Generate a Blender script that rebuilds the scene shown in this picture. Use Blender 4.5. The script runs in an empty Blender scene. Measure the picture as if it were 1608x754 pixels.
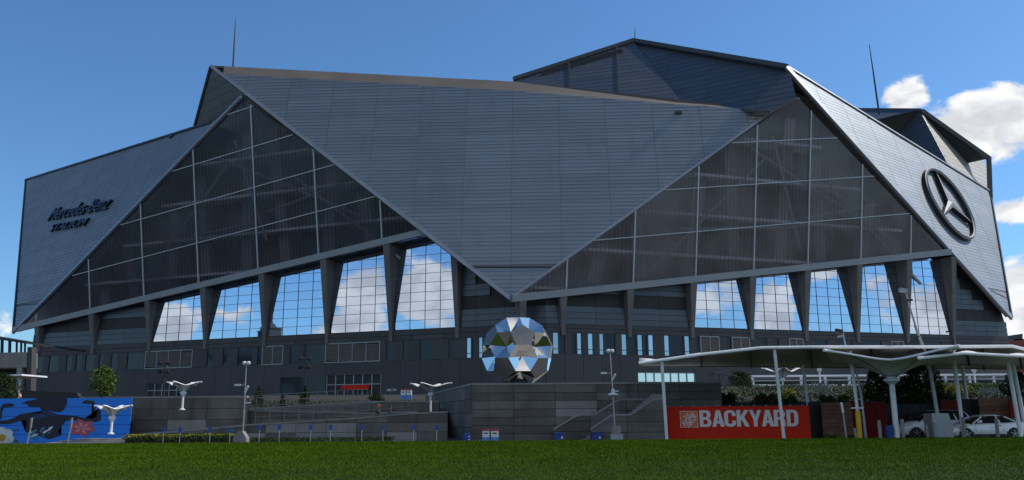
import bpy, bmesh, math, random
import numpy as np
from mathutils import Vector as V, Matrix as M

random.seed(7)
SC = bpy.context.scene
COL = SC.collection
R = math.radians

# ------------------------------------------------------------------ camera
F, CX, CY, EYE = 1300.0, 804.0, 377.0, 1.3          # focal length in photo pixels, image centre, eye height
PITCH, ROLL = math.atan((650 - 377) / F), R(0.4)
cd = bpy.data.cameras.new('camera')
cam = bpy.data.objects.new('camera', cd)
COL.objects.link(cam)
cd.sensor_width = 36.0
cd.lens = 36.0 * F / 1608.0
cd.clip_start = 0.1
cd.clip_end = 6000
cam.matrix_world = M.Translation((0, 0, EYE)) @ M.Rotation(R(90) + PITCH, 4, 'X') @ M.Rotation(-ROLL, 4, 'Z')
SC.camera = cam

# ------------------------------------------------------------------ light
SUN_AZ, SUN_EL = R(77), R(45.5)        # azimuth measured from +Y (view direction) towards +X
sun_vec = V((math.sin(SUN_AZ) * math.cos(SUN_EL), math.cos(SUN_AZ) * math.cos(SUN_EL), math.sin(SUN_EL)))
sd = bpy.data.lights.new('sun', 'SUN')
sd.energy = 4.4
sd.angle = R(0.53)
sd.color = (1.0, 0.94, 0.85)
sun = bpy.data.objects.new('sun', sd)
COL.objects.link(sun)
sun.rotation_euler = sun_vec.to_track_quat('Z', 'Y').to_euler()
SKY_STRENGTH = 0.135
SC.view_settings.view_transform = 'Standard'
SC.view_settings.look = 'None'
SC.view_settings.gamma = 1.0
SC.view_settings.use_curve_mapping = False
SC.view_settings.exposure = -0.15


def pray(x, y):
    """direction through a photo pixel"""
    u, v = (x - CX) / F, -(y - CY) / F
    c, s = math.cos(ROLL), math.sin(ROLL)
    a, b = u * c + v * s, -u * s + v * c
    cp, sp = math.cos(PITCH), math.sin(PITCH)
    return V((a, cp - b * sp, sp + b * cp))


OE = V((0, 0, EYE))


def at_z(x, y, z):
    d = pray(x, y)
    return OE + d * ((z - EYE) / d.z)


def at_Y(x, y, Y):
    d = pray(x, y)
    return OE + d * (Y / d.y)


def on_plane(x, y, p, n):
    d = pray(x, y)
    return OE + d * ((p - OE).dot(n) / d.dot(n))


# ---- world: Nishita sky with cumulus clouds
w = bpy.data.worlds.new('World')
SC.world = w
w.use_nodes = True
wt = w.node_tree
wt.nodes.clear()


class NT:
    """small node builder"""
    def __init__(s, t):
        s.t = t

    def n(s, typ, **kw):
        nd = s.t.nodes.new(typ)
        for k, v in kw.items():
            setattr(nd, k, v)
        return nd

    def link(s, a, b):
        s.t.links.new(a, b)

    def math(s, op, a, b=None, c=None, clamp=False):
        nd = s.n('ShaderNodeMath', operation=op, use_clamp=clamp)
        for i, q in enumerate((a, b, c)):
            if q is None:
                continue
            if isinstance(q, (int, float)):
                nd.inputs[i].default_value = q
            else:
                s.link(q, nd.inputs[i])
        return nd.outputs[0]

    def vmath(s, op, a, b=None, scale=None):
        nd = s.n('ShaderNodeVectorMath', operation=op)
        for i, q in enumerate((a, b)):
            if q is None:
                continue
            if isinstance(q, (tuple, list, V)):
                nd.inputs[i].default_value = q
            else:
                s.link(q, nd.inputs[i])
        if scale is not None:
            nd.inputs['Scale'].default_value = scale
        return nd.outputs['Value'] if op in ('DOT_PRODUCT', 'LENGTH', 'DISTANCE') else nd.outputs[0]

    def ramp(s, fac, stops, interp='LINEAR'):
        nd = s.n('ShaderNodeValToRGB')
        cr = nd.color_ramp
        cr.interpolation = interp
        while len(cr.elements) < len(stops):
            cr.elements.new(0.5)
        for e, (p, c) in zip(cr.elements, stops):
            e.position = p
            e.color = c if len(c) == 4 else (*c, 1)
        s.link(fac, nd.inputs[0])
        return nd.outputs[0]

    def noise(s, vec, scale, detail=4, rough=0.5, lac=2.0, dist=0.0, dim='3D'):
        nd = s.n('ShaderNodeTexNoise', noise_dimensions=dim)
        nd.inputs['Scale'].default_value = scale
        nd.inputs['Detail'].default_value = detail
        nd.inputs['Roughness'].default_value = rough
        nd.inputs['Lacunarity'].default_value = lac
        nd.inputs['Distortion'].default_value = dist
        if vec is not None:
            s.link(vec, nd.inputs['Vector'])
        return nd.outputs['Fac']

    def mix(s, fac, a, b, blend='MIX'):
        nd = s.n('ShaderNodeMix', data_type='RGBA', blend_type=blend)
        for q, k in ((fac, 0), (a, 6), (b, 7)):
            if isinstance(q, (int, float)):
                nd.inputs[k].default_value = q
            elif isinstance(q, (tuple, list)):
                nd.inputs[k].default_value = (*q, 1) if len(q) == 3 else q
            else:
                s.link(q, nd.inputs[k])
        return nd.outputs[2]

    def maprange(s, v, a, b, c=0.0, d=1.0, typ='SMOOTHSTEP'):
        nd = s.n('ShaderNodeMapRange', interpolation_type=typ)
        s.link(v, nd.inputs[0])
        for i, q in enumerate((a, b, c, d)):
            nd.inputs[i + 1].default_value = q
        return nd.outputs[0]


t = NT(wt)
sky = t.n('ShaderNodeTexSky', sky_type='NISHITA', sun_disc=False)
sky.sun_elevation = SUN_EL
sky.sun_rotation = SUN_AZ
sky.altitude = 300
sky.air_density = 1.0
sky.dust_density = 0.6
sky.ozone_density = 2.2
tc = t.n('ShaderNodeTexCoord')
dirv = t.vmath('NORMALIZE', tc.outputs['Generated'])
sep = t.n('ShaderNodeSeparateXYZ')
t.link(dirv, sep.inputs[0])
# domain for the cloud noise: cumulus are flatter than wide
mp = t.vmath('MULTIPLY', dirv, (1.0, 1.0, 1.7))
warp = t.n('ShaderNodeTexNoise')
warp.inputs['Scale'].default_value = 9.0
warp.inputs['Detail'].default_value = 3
t.link(mp, warp.inputs['Vector'])
wv = t.vmath('SCALE', t.vmath('SUBTRACT', warp.outputs['Color'], (0.5, 0.5, 0.5)), scale=0.09)
cv = t.vmath('ADD', mp, wv)
big = t.noise(t.vmath('ADD', cv, (3.7, 1.2, 0.4)), 4.4, 2, 0.5)
fine = t.noise(cv, 17.0, 5, 0.6)
# cloud banks: an unseen field widened behind the viewer to whiten fill, single clouds ahead
behind = t.maprange(sep.outputs['Y'], 0.25, -0.35)
low = t.maprange(sep.outputs['Z'], 1.0, 0.35)
field = t.math('MULTIPLY', t.math('MULTIPLY', behind, t.math('MULTIPLY', low, t.maprange(sep.outputs['Z'], 0.22, 0.42))), t.maprange(big, 0.28, 0.46))
blobs = field
def mirrored(x, y, p, q):
    """direction seen by reflection in a vertical wall whose sill runs through pixels p and q"""
    A, B = at_z(*p, 17.0), at_z(*q, 17.0)
    n = V((B.y - A.y, A.x - B.x, 0)).normalized()
    d = pray(x, y).normalized()
    return d - n * (2 * d.dot(n))


LW, RW = ((232, 538), (711, 515)), ((1093, 515), (1500, 527))
clouds = [(pray(x, y).normalized(), rx, ry, wg) for x, y, rx, ry, wg in
          [(1424, 152, 36, 28, 1.0), (1538, 190, 80, 50, 1.05), (1592, 333, 46, 24, .9), (1592, 215, 50, 36, .9), (1604, 470, 36, 66, 1.0), (-10, 500, 34, 24, .7), (1720, 420, 110, 50, .8)]]
clouds += [(mirrored(x, y, *LW), rx, ry, wg) for x, y, rx, ry, wg in
           [(668, 462, 70, 52, 1.05), (575, 470, 46, 60, 1.0), (540, 512, 50, 26, .9), (268, 512, 34, 32, .95), (350, 495, 60, 12, .6)]]
clouds += [(mirrored(x, y, *RW), rx, ry, wg) for x, y, rx, ry, wg in
           [(1125, 462, 44, 42, .72), (1216, 488, 26, 50, 1.0), (1300, 425, 34, 16, .75), (1385, 455, 30, 46, .62), (1465, 490, 40, 46, .9)]]
clouds += [(V(v_).normalized(), rx, ry, wg) for v_, rx, ry, wg in [((.1, -1, .14), 160, 90, .9), ((-.35, -1, .2), 150, 80, .9), ((.5, -1, .25), 170, 80, .8), ((-.05, -1, .42), 200, 90, .8)]]  # unseen clouds added behind the viewer to whiten the ball's reflections
for i_, (c, rx, ry, wgt) in enumerate(clouds):
    if i_ > 6:
        rx, ry, wgt = rx * 1.2, ry * 1.15, wgt * 1.12
    dv = t.vmath('SUBTRACT', dirv, tuple(c))
    q = t.vmath('DIVIDE', dv, (rx / F, rx / F, ry / F))
    ln = t.vmath('LENGTH', q)
    m = t.math('MULTIPLY', t.maprange(ln, 1.45, 0.25), wgt)
    blobs = t.math('MAXIMUM', blobs, m)
dens = t.math('ADD', blobs, t.math('MULTIPLY', t.math('SUBTRACT', fine, 0.5), 2.1))
alpha = t.maprange(dens, 0.36, 0.78)
alpha = t.math('MULTIPLY', alpha, t.maprange(blobs, 0.05, 0.3))
alpha = t.math('MULTIPLY', alpha, t.maprange(sep.outputs['Z'], -0.005, 0.03))
# self shading: compare with the density a little towards the sun
cv2 = t.vmath('ADD', cv, tuple(V((sun_vec.x, sun_vec.y, sun_vec.z * 1.7)) * 0.03))
fine2 = t.noise(cv2, 17.0, 2, 0.6)
lit = t.maprange(t.math('SUBTRACT', fine, fine2), -0.16, 0.14)
thick = t.maprange(dens, 0.6, 1.5)
shade = t.math('SUBTRACT', t.math('ADD', 0.62, t.math('MULTIPLY', lit, 0.42)), t.math('MULTIPLY', thick, 0.16))
ccol = t.mix(shade, (2.2, 2.7, 3.6), (8.3, 8.3, 8.3))
skyc = t.mix(1.0, sky.outputs[0], (0.62, 0.94, 1.2), 'MULTIPLY')
final = t.mix(alpha, skyc, ccol)
bg = t.n('ShaderNodeBackground')
bg.inputs[1].default_value = SKY_STRENGTH
t.link(final, bg.inputs[0])
wo = t.n('ShaderNodeOutputWorld')
t.link(bg.outputs[0], wo.inputs[0])

# ------------------------------------------------------------------ materials
MATS = {}


def mat(name, col, rough=0.6, metal=0.0, var=0.15, scale=0.6, bump=0.0, bscale=8.0, spec=0.5, stain=0.0, stain_vec=None, coat=0.0, detail=5, objvar=0.0):
    """principled material with world-space colour variation, optional streak stains and bump"""
    m = bpy.data.materials.new(name)
    m.use_nodes = True
    nt = NT(m.node_tree)
    b = m.node_tree.nodes['Principled BSDF']
    b.inputs['Roughness'].default_value = rough
    b.inputs['Metallic'].default_value = metal
    b.inputs['Specular IOR Level'].default_value = spec
    b.inputs['Coat Weight'].default_value = coat
    geo = nt.n('ShaderNodeNewGeometry')
    pos = geo.outputs['Position']
    c = None
    if var or stain or objvar:
        n1 = nt.noise(pos, scale, detail, 0.6)
        lo = tuple(k * (1 - var) for k in col)
        hi = tuple(min(1, k * (1 + var)) for k in col)
        c = nt.ramp(n1, [(0.3, lo), (0.7, hi)])
        if stain:
            sv = nt.vmath('MULTIPLY', pos, stain_vec or (1.2, 1.2, 0.12))
            n2 = nt.noise(sv, 1.0, 6, 0.65)
            c = nt.mix(nt.maprange(n2, 0.5, 0.75, 0.0, stain), c, tuple(k * 0.35 for k in col))
        if objvar:
            oi = nt.n('ShaderNodeObjectInfo')
            k = nt.maprange(oi.outputs['Random'], 0, 1, 1 - objvar, 1 + objvar, 'LINEAR')
            cc = nt.n('ShaderNodeCombineColor')
            for i in range(3):
                nt.link(k, cc.inputs[i])
            c = nt.mix(1.0, c, cc.outputs[0], 'MULTIPLY')
        nt.link(c, b.inputs['Base Color'])
        rn = nt.maprange(n1, 0.2, 0.8, max(0, rough - 0.08), min(1, rough + 0.08), 'LINEAR')
        if rough > 0.05:
            nt.link(rn, b.inputs['Roughness'])
    else:
        b.inputs['Base Color'].default_value = (*col, 1)
    if bump:
        bn = nt.noise(pos, bscale, 5, 0.6)
        bp = nt.n('ShaderNodeBump')
        bp.inputs['Strength'].default_value = bump
        bp.inputs['Distance'].default_value = 0.05
        nt.link(bn, bp.inputs['Height'])
        nt.link(bp.outputs[0], b.inputs['Normal'])
    MATS[name] = m
    return m


# ------------------------------------------------------------------ mesh and object helpers
WORLD = {}
NOBJ = [0]


def link(o, parent=None, mw=None):
    COL.objects.link(o)
    mw = mw if mw is not None else M.Identity(4)
    WORLD[o.name] = mw
    if parent is not None:
        o.parent = parent
        o.matrix_parent_inverse = WORLD[parent.name].inverted()
    o.matrix_basis = mw
    return o


def tag(o, label=None, cat=None, group=None, kind=None):
    for k, v in (('label', label), ('category', cat), ('group', group), ('kind', kind)):
        if v:
            o[k] = v
    return o


def thing(name, loc, label, cat, group=None):
    o = bpy.data.objects.new(name, None)
    o.empty_display_size = 0.3
    link(o, None, M.Translation(V(loc)))
    return tag(o, label, cat, group)


class MB:
    """collects geometry in world coordinates, then becomes one mesh object"""
    def __init__(s):
        s.v, s.f = [], []

    def add(s, vs, fs):
        o = len(s.v)
        s.v += [tuple(q) for q in vs]
        s.f += [tuple(i + o for i in q) for q in fs]
        return s

    def obox(s, c, ax, ay, az):
        """box from centre and three half-axis vectors"""
        c, ax, ay, az = V(c), V(ax), V(ay), V(az)
        vs = [c + ax * i + ay * j + az * k for k in (-1, 1) for j in (-1, 1) for i in (-1, 1)]
        fs = [(0, 2, 3, 1), (4, 5, 7, 6), (0, 1, 5, 4), (2, 6, 7, 3), (0, 4, 6, 2), (1, 3, 7, 5)]
        if ax.cross(ay).dot(az) < 0:
            fs = [q[::-1] for q in fs]
        return s.add(vs, fs)

    def box(s, x0, x1, y0, y1, z0, z1):
        return s.obox(((x0 + x1) / 2, (y0 + y1) / 2, (z0 + z1) / 2), ((x1 - x0) / 2, 0, 0), (0, (y1 - y0) / 2, 0), (0, 0, (z1 - z0) / 2))

    def prism(s, poly, ext):
        """polygon (list of points) extruded by vector ext"""
        poly = [V(p) for p in poly]
        ext = V(ext)
        n = len(poly)
        nn = V((0, 0, 0))
        for i in range(n):
            nn += poly[i].cross(poly[(i + 1) % n])
        if nn.dot(ext) > 0:
            poly = poly[::-1]
        vs = poly + [p + ext for p in poly]
        fs = [tuple(range(n)), tuple(range(2 * n - 1, n - 1, -1))]
        fs += [(i, i + n, (i + 1) % n + n, (i + 1) % n) for i in range(n)]
        return s.add(vs, fs)

    def tube(s, pts, r, k=8, caps=True):
        """tube along points; r number or list"""
        pts = [V(p) for p in pts]
        n = len(pts)
        rs = r if isinstance(r, (list, tuple)) else [r] * n
        vs, fs = [], []
        for i, p in enumerate(pts):
            d = (pts[min(i + 1, n - 1)] - pts[max(i - 1, 0)]).normalized()
            a = d.orthogonal().normalized() if abs(d.z) < 0.99 else V((1, 0, 0))
            if abs(d.z) < 0.9:
                a = V((0, 0, 1)).cross(d).normalized()
            b = d.cross(a).normalized()
            a = b.cross(d).normalized()
            for j in range(k):
                t_ = 2 * math.pi * j / k
                vs.append(p + (a * math.cos(t_) + b * math.sin(t_)) * rs[i])
        for i in range(n - 1):
            for j in range(k):
                fs.append((i * k + j, i * k + (j + 1) % k, (i + 1) * k + (j + 1) % k, (i + 1) * k + j))
        if caps:
            fs.append(tuple(range(k - 1, -1, -1)))
            fs.append(tuple((n - 1) * k + j for j in range(k)))
        return s.add(vs, fs)

    def bar(s, a, b, wdt, hgt, up=(0, 0, 1)):
        """rectangular bar from a to b"""
        a, b = V(a), V(b)
        d = (b - a)
        l = d.length
        d /= l
        upv = V(up)
        x = d.cross(upv)
        if x.length < 1e-4:
            x = d.orthogonal()
        x.normalize()
        z = x.cross(d).normalized()
        return s.obox((a + b) / 2, x * wdt / 2, d * l / 2, z * hgt / 2)

    def lathe(s, prof, k=16, c=(0, 0, 0)):
        c = V(c)
        vs, fs = [], []
        n = len(prof)
        for (r, z) in prof:
            for j in range(k):
                t_ = 2 * math.pi * j / k
                vs.append(c + V((r * math.cos(t_), r * math.sin(t_), z)))
        for i in range(n - 1):
            for j in range(k):
                fs.append((i * k + j, i * k + (j + 1) % k, (i + 1) * k + (j + 1) % k, (i + 1) * k + j))
        fs.append(tuple(range(k - 1, -1, -1)))
        fs.append(tuple((n - 1) * k + j for j in range(k)))
        return s.add(vs, fs)

    def mesh(s, name):
        me = bpy.data.meshes.new(name)
        me.from_pydata(s.v, [], s.f)
        me.update()
        return me

    def build(s, name, m, parent=None, label=None, smooth=False):
        me = s.mesh(name)
        me.materials.append(MATS[m] if isinstance(m, str) else m)
        if smooth:
            me.polygons.foreach_set('use_smooth', [True] * len(me.polygons))
        o = bpy.data.objects.new(name, me)
        link(o, parent)
        if label:
            o['label'] = label
        return o


_UNIT = {}


def unit_box(m):
    """one shared cube mesh for each material"""
    if m not in _UNIT:
        b = MB().obox((0, 0, 0), (0.5, 0, 0), (0, 0.5, 0), (0, 0, 0.5))
        me = b.mesh('piece_' + m)
        me.materials.append(MATS[m])
        _UNIT[m] = me
    return _UNIT[m]


def piece(name, m, parent, c, ax, ay, az):
    """a box-shaped piece sharing its mesh; full-length axes"""
    o = bpy.data.objects.new(name, unit_box(m))
    mw = M((list(V(ax)) + [0], list(V(ay)) + [0], list(V(az)) + [0], [0, 0, 0, 1])).transposed()
    mw.translation = V(c)
    link(o, parent, mw)
    return o


def clip(poly, p, n):
    """keep the part of a 2D polygon where (q-p).n >= 0"""
    out = []
    for i in range(len(poly)):
        a, b = poly[i], poly[(i + 1) % len(poly)]
        da = (a[0] - p[0]) * n[0] + (a[1] - p[1]) * n[1]
        db = (b[0] - p[0]) * n[0] + (b[1] - p[1]) * n[1]
        if da >= 0:
            out.append(a)
        if (da < 0) != (db < 0):
            k = da / (da - db)
            out.append((a[0] + (b[0] - a[0]) * k, a[1] + (b[1] - a[1]) * k))
    return out


def clip_convex(poly, cell):
    """intersection of polygon with a convex counter-clockwise cell"""
    for i in range(len(cell)):
        a, b = cell[i], cell[(i + 1) % len(cell)]
        poly = clip(poly, a, (-(b[1] - a[1]), b[0] - a[0]))
        if len(poly) < 3:
            return []
    return poly


def area2(p):
    return 0.5 * sum(p[i][0] * p[(i + 1) % len(p)][1] - p[(i + 1) % len(p)][0] * p[i][1] for i in range(len(p)))


class Frame:
    """plane frame: origin, right (u), up (v), outward normal n"""
    def __init__(s, o, n, upish=(0, 0, 1)):
        s.o, s.n = V(o), V(n).normalized()
        s.u = V(upish).cross(s.n).normalized()
        s.v = s.n.cross(s.u).normalized()

    def to2(s, p):
        q = V(p) - s.o
        return (q.dot(s.u), q.dot(s.v))

    def to3(s, q, h=0.0):
        return s.o + s.u * q[0] + s.v * q[1] + s.n * h

    def px(s, x, y, h=0.0):
        return s.to2(on_plane(x, y, s.o + s.n * h, s.n))

    def P(s, x, y, h=0.0):
        return on_plane(x, y, s.o + s.n * h, s.n)


def text_geo(body, size=1.0, extrude=0.05, shear=0.0, offset=0.0, space=1.0):
    """vertices and faces of a word from the built-in font, x to the right, y up"""
    cu = bpy.data.curves.new('word', 'FONT')
    cu.body = body
    cu.size = size
    cu.extrude = extrude
    cu.shear = shear
    cu.offset = offset
    cu.space_character = space
    cu.resolution_u = 3
    ob = bpy.data.objects.new('word', cu)
    COL.objects.link(ob)
    dg = bpy.context.evaluated_depsgraph_get()
    dg.update()
    me = ob.evaluated_get(dg).to_mesh()
    vs = [v.co.copy() for v in me.vertices]
    fs = [tuple(p.vertices) for p in me.polygons]
    ob.evaluated_get(dg).to_mesh_clear()
    bpy.data.objects.remove(ob)
    bpy.data.curves.remove(cu)
    return vs, fs

# ------------------------------------------------------------------ material library
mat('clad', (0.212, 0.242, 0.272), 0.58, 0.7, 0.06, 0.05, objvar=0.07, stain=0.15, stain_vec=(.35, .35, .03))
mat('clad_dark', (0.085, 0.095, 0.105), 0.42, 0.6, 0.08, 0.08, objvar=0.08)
mat('clad_sunlit', (0.26, 0.25, 0.225), 0.5, 0.2, 0.06, 0.05, objvar=0.05)  # copy of the cladding with warm sunlight put into its colour
mat('clad_gap', (0.13, 0.137, 0.15), 0.7, 0.0, 0.1)
mat('trim', (0.26, 0.28, 0.30), 0.45, 0.5, 0.08, 0.3)
mat('trim_dark', (0.05, 0.055, 0.06), 0.5, 0.3, 0.1, 0.3)
mat('membrane', (0.085, 0.074, 0.066), 0.85, 0.0, 0.22, 0.15, bump=0.3, bscale=2.0)
mat('mullion', (0.42, 0.44, 0.46), 0.45, 0.4, 0.05)
mat('mirror', (0.52, 0.585, 0.69), 0.015, 1.0, 0.0, objvar=0.04)
mat('mirror_pale', (0.8, 0.82, 0.84), 0.06, 0.85, 0.0)
mat('dark_window', (0.012, 0.018, 0.03), 0.12, 0.0, 0.0, spec=0.35)
mat('fin', (0.125, 0.123, 0.12), 0.8, 0.0, 0.15, 0.4, stain=0.35, bump=0.15)
mat('precast', (0.055, 0.055, 0.057), 0.75, 0.0, 0.12, 0.25, stain=0.3, objvar=0.12, bump=0.1)
mat('louver', (0.16, 0.15, 0.14), 0.6, 0.2, 0.1)
mat('black', (0.012, 0.012, 0.014), 0.6, 0.0, 0.2)
mat('interior', (0.36, 0.32, 0.30), 0.9, 0.0, 0.3, 0.12)
mat('interior_light', (0.7, 0.68, 0.66), 0.85, 0.0, 0.2, 0.2)
mat('steel', (0.36, 0.37, 0.39), 0.5, 0.3, 0.08)
mat('sign_metal', (0.05, 0.055, 0.065), 0.3, 0.8, 0.05)
mat('emblem', (0.22, 0.216, 0.235), 0.55, 0.0, 0.05)
mat('mirror_dim', (0.42, 0.46, 0.52), 0.03, 1.0, 0.0, objvar=0.15)
mat('emblem_side', (0.012, 0.012, 0.014), 0.5, 0.2, 0.1)
mat('concrete', (0.118, 0.108, 0.096), 0.85, 0.0, 0.28, 0.7, stain=0.7, objvar=0.26, bump=0.35, bscale=6)
mat('concrete_pale', (0.22, 0.21, 0.20), 0.85, 0.0, 0.15, 0.7, stain=0.3, bump=0.2, objvar=0.1)
mat('coping', (0.24, 0.23, 0.22), 0.85, 0.0, 0.15, 1.0, stain=0.3)
mat('white_paint', (0.70, 0.71, 0.72), 0.4, 0.0, 0.06, 2.0, stain=0.12)
mat('fabric', (0.66, 0.64, 0.59), 0.75, 0.0, 0.08, 0.8, stain=0.12, stain_vec=(0.6, 0.6, 0.6))
mat('asphalt', (0.05, 0.05, 0.052), 0.9, 0.0, 0.2, 1.0, bump=0.3, bscale=30)
mat('paving', (0.20, 0.195, 0.185), 0.9, 0.0, 0.15, 0.6, bump=0.2)
mat('red_panel', (0.55, 0.022, 0.006), 0.6, 0.0, 0.08, 0.5, stain=0.12, spec=0.15)
mat('screen_red', (0.17, 0.012, 0.008), 0.7, 0.0, 0.1, 0.5, stain=0.2, spec=0.15)
mat('sign_white', (0.62, 0.62, 0.62), 0.5, 0.0, 0.05, 2)
mat('sign_orange', (0.62, 0.14, 0.02), 0.5, 0.0, 0.05, 2)
mat('wood', (0.16, 0.075, 0.042), 0.75, 0.0, 0.3, 1.5, objvar=0.2, bump=0.2)
mat('grey_metal', (0.30, 0.32, 0.33), 0.5, 0.4, 0.1, 1.0)
mat('dark_metal', (0.02, 0.02, 0.022), 0.5, 0.3, 0.1)
mat('blue_plastic', (0.01, 0.04, 0.22), 0.4, 0.0, 0.1)
mat('sign_blue', (0.015, 0.07, 0.30), 0.5, 0.0, 0.1)
mat('bin_white', (0.60, 0.62, 0.64), 0.45, 0.0, 0.06)
mat('bin_blue', (0.05, 0.22, 0.50), 0.45, 0.0, 0.06)
mat('bin_red', (0.35, 0.03, 0.03), 0.45, 0.0, 0.06)
mat('yellow', (0.55, 0.33, 0.01), 0.5, 0.0, 0.15, 2, stain=0.2)
mat('brick_far', (0.20, 0.055, 0.04), 0.85, 0.0, 0.15, 0.5)
mat('soil', (0.06, 0.045, 0.032), 0.95, 0.0, 0.3, 1.0, bump=0.5)

# ribbed glazing foil: dark tinted, partly see-through, with fine vertical ribs


def ribbed(name, along, tint, tr):
    m = bpy.data.materials.new(name)
    m.use_nodes = True
    nt = NT(m.node_tree)
    b = m.node_tree.nodes['Principled BSDF']
    geo = nt.n('ShaderNodeNewGeometry')
    s = nt.vmath('DOT_PRODUCT', geo.outputs['Position'], tuple(along))
    f = nt.math('PINGPONG', s, 0.42)
    rib = nt.maprange(f, 0.0, 0.42)
    n1 = nt.noise(geo.outputs['Position'], 0.12, 4, 0.55)
    b.inputs['Base Color'].default_value = (*tint, 1)
    b.inputs['Roughness'].default_value = 0.22
    b.inputs['Specular IOR Level'].default_value = 0.42
    bp = nt.n('ShaderNodeBump')
    bp.inputs['Strength'].default_value = 0.15
    bp.inputs['Distance'].default_value = 0.08
    nt.link(rib, bp.inputs['Height'])
    nt.link(bp.outputs[0], b.inputs['Normal'])
    tb = nt.n('ShaderNodeBsdfTransparent')
    tcol = nt.mix(nt.maprange(rib, 0.55, 1.0), (tr, tr, tr * 1.08), (tr * 0.55, tr * 0.55, tr * 0.6))
    nt.link(tcol, tb.inputs[0])
    mx = nt.n('ShaderNodeMixShader')
    oi = nt.n('ShaderNodeObjectInfo')
    fac = nt.math('ADD', nt.maprange(n1, 0.3, 0.7, 0.30, 0.56), nt.math('MULTIPLY', oi.outputs['Random'], 0.22))
    nt.link(fac, mx.inputs[0])
    nt.link(tb.outputs[0], mx.inputs[1])
    nt.link(b.outputs[0], mx.inputs[2])
    out = m.node_tree.nodes['Material Output']
    nt.link(mx.outputs[0], out.inputs[0])
    MATS[name] = m


# ------------------------------------------------------------------ terrain
def sheet(name, x0, x1, y0, y1, z, m, kind='structure'):
    b = MB().add([(x0, y0, z), (x1, y0, z), (x1, y1, z), (x0, y1, z)], [(0, 1, 2, 3)])
    o = b.build(name, m)
    return tag(o, kind=kind)


gm = mat('lawn_soil', (0.02, 0.042, 0.004), 0.95, 0.0, 0.35, 0.8, bump=0.6, bscale=25, spec=0.1)
tag(MB().add([(-2500, -2500, -0.4), (2500, -2500, -0.4), (2500, 4000, -0.4), (-2500, 4000, -0.4)], [(0, 1, 2, 3)]).build('ground', 'soil'), kind='structure')
LAWN_Y, ROAD_Z = 41.6, -0.2
sheet('lawn', -90, 90, -60, LAWN_Y, 0.0, 'lawn_soil')
sheet('service_road', -120, 120, LAWN_Y + 0.15, 70.0, ROAD_Z, 'asphalt')
tag(MB().box(-90, 90, LAWN_Y, LAWN_Y + 0.15, -0.3, 0.005).build('kerb', 'concrete_pale'), kind='structure')
# the raised ground the stadium stands on
tag(MB().box(-260, 260, 141.0, 420, -0.35, 4.6).build('plaza', 'paving'), kind='structure')

# ------------------------------------------------------------------ stadium geometry
HB = 17.0                                   # height of the sill under the mirror windows


def wall_frame(p, q):
    a, b = at_z(*p, HB), at_z(*q, HB)
    d = b - a
    n = V((d.y, -d.x, 0)).normalized()
    if n.y > 0:
        n = -n
    return Frame(V((a.x, a.y, 0)), n)


WL = wall_frame((232, 538), (711, 515))
WR = wall_frame((1093, 515), (1500, 527))
LEAN = R(9.0)


def lean_frame(wf):
    n = wf.n * math.cos(LEAN) - V((0, 0, 1)) * math.sin(LEAN)
    return Frame(wf.o + V((0, 0, HB)) + wf.n * 0.5, n)


GL, GR = lean_frame(WL), lean_frame(WR)
TIP = at_Y(802, 468, (GL.P(802, 468).y + GR.P(802, 468).y) / 2)
APL, APR = GL.P(380, 151), GR.P(1253, 149)
nC = (APL - TIP).cross(APR - TIP).normalized()
if nC.y > 0:
    nC = -nC
PC = Frame(TIP, nC)


def side_frame(tip, apex, sgn, tilt=R(17)):
    """wing plane through a glass edge, leaning back by tilt"""
    e = apex - tip
    best = None
    for i in range(0, 900):
        ph = R(i / 10)
        n = V((sgn * math.sin(ph) * math.cos(tilt), -math.cos(ph) * math.cos(tilt), math.sin(tilt)))
        d = abs(n.dot(e))
        if best is None or d < best[0]:
            best = (d, n)
    n = best[1]
    n = (n - e * (n.dot(e) / e.length_squared)).normalized()
    return Frame(tip, n)


TIPL, TIPR = GL.P(22, 520), GR.P(1587, 498)
PL = side_frame(TIPL, APL, -1)
PR = side_frame(TIPR, APR, 1)
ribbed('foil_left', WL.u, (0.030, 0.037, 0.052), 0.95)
ribbed('foil_right', WR.u, (0.15, 0.148, 0.148), 0.92)  # same foil as the left, its sheen put into a lighter tint

corner = None
# corner of the two lower walls
d1, d2 = WL.u, WR.u
den = d1.x * d2.y - d1.y * d2.x
k = ((WR.o.x - WL.o.x) * d2.y - (WR.o.y - WL.o.y) * d2.x) / den
corner = WL.o + d1 * k
S_COR_L, S_COR_R = WL.to2(corner)[0], WR.to2(corner)[0]
S_END_L, S_END_R = WL.px(48, 560)[0], WR.px(1583, 530)[0]

ST = thing('stadium', (corner.x, corner.y, 4.6), 'huge faceted grey metal stadium with folded triangular wings and mirror windows', 'stadium')

# ---- folded metal wings, each a backing slab with its cladding panels


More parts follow.
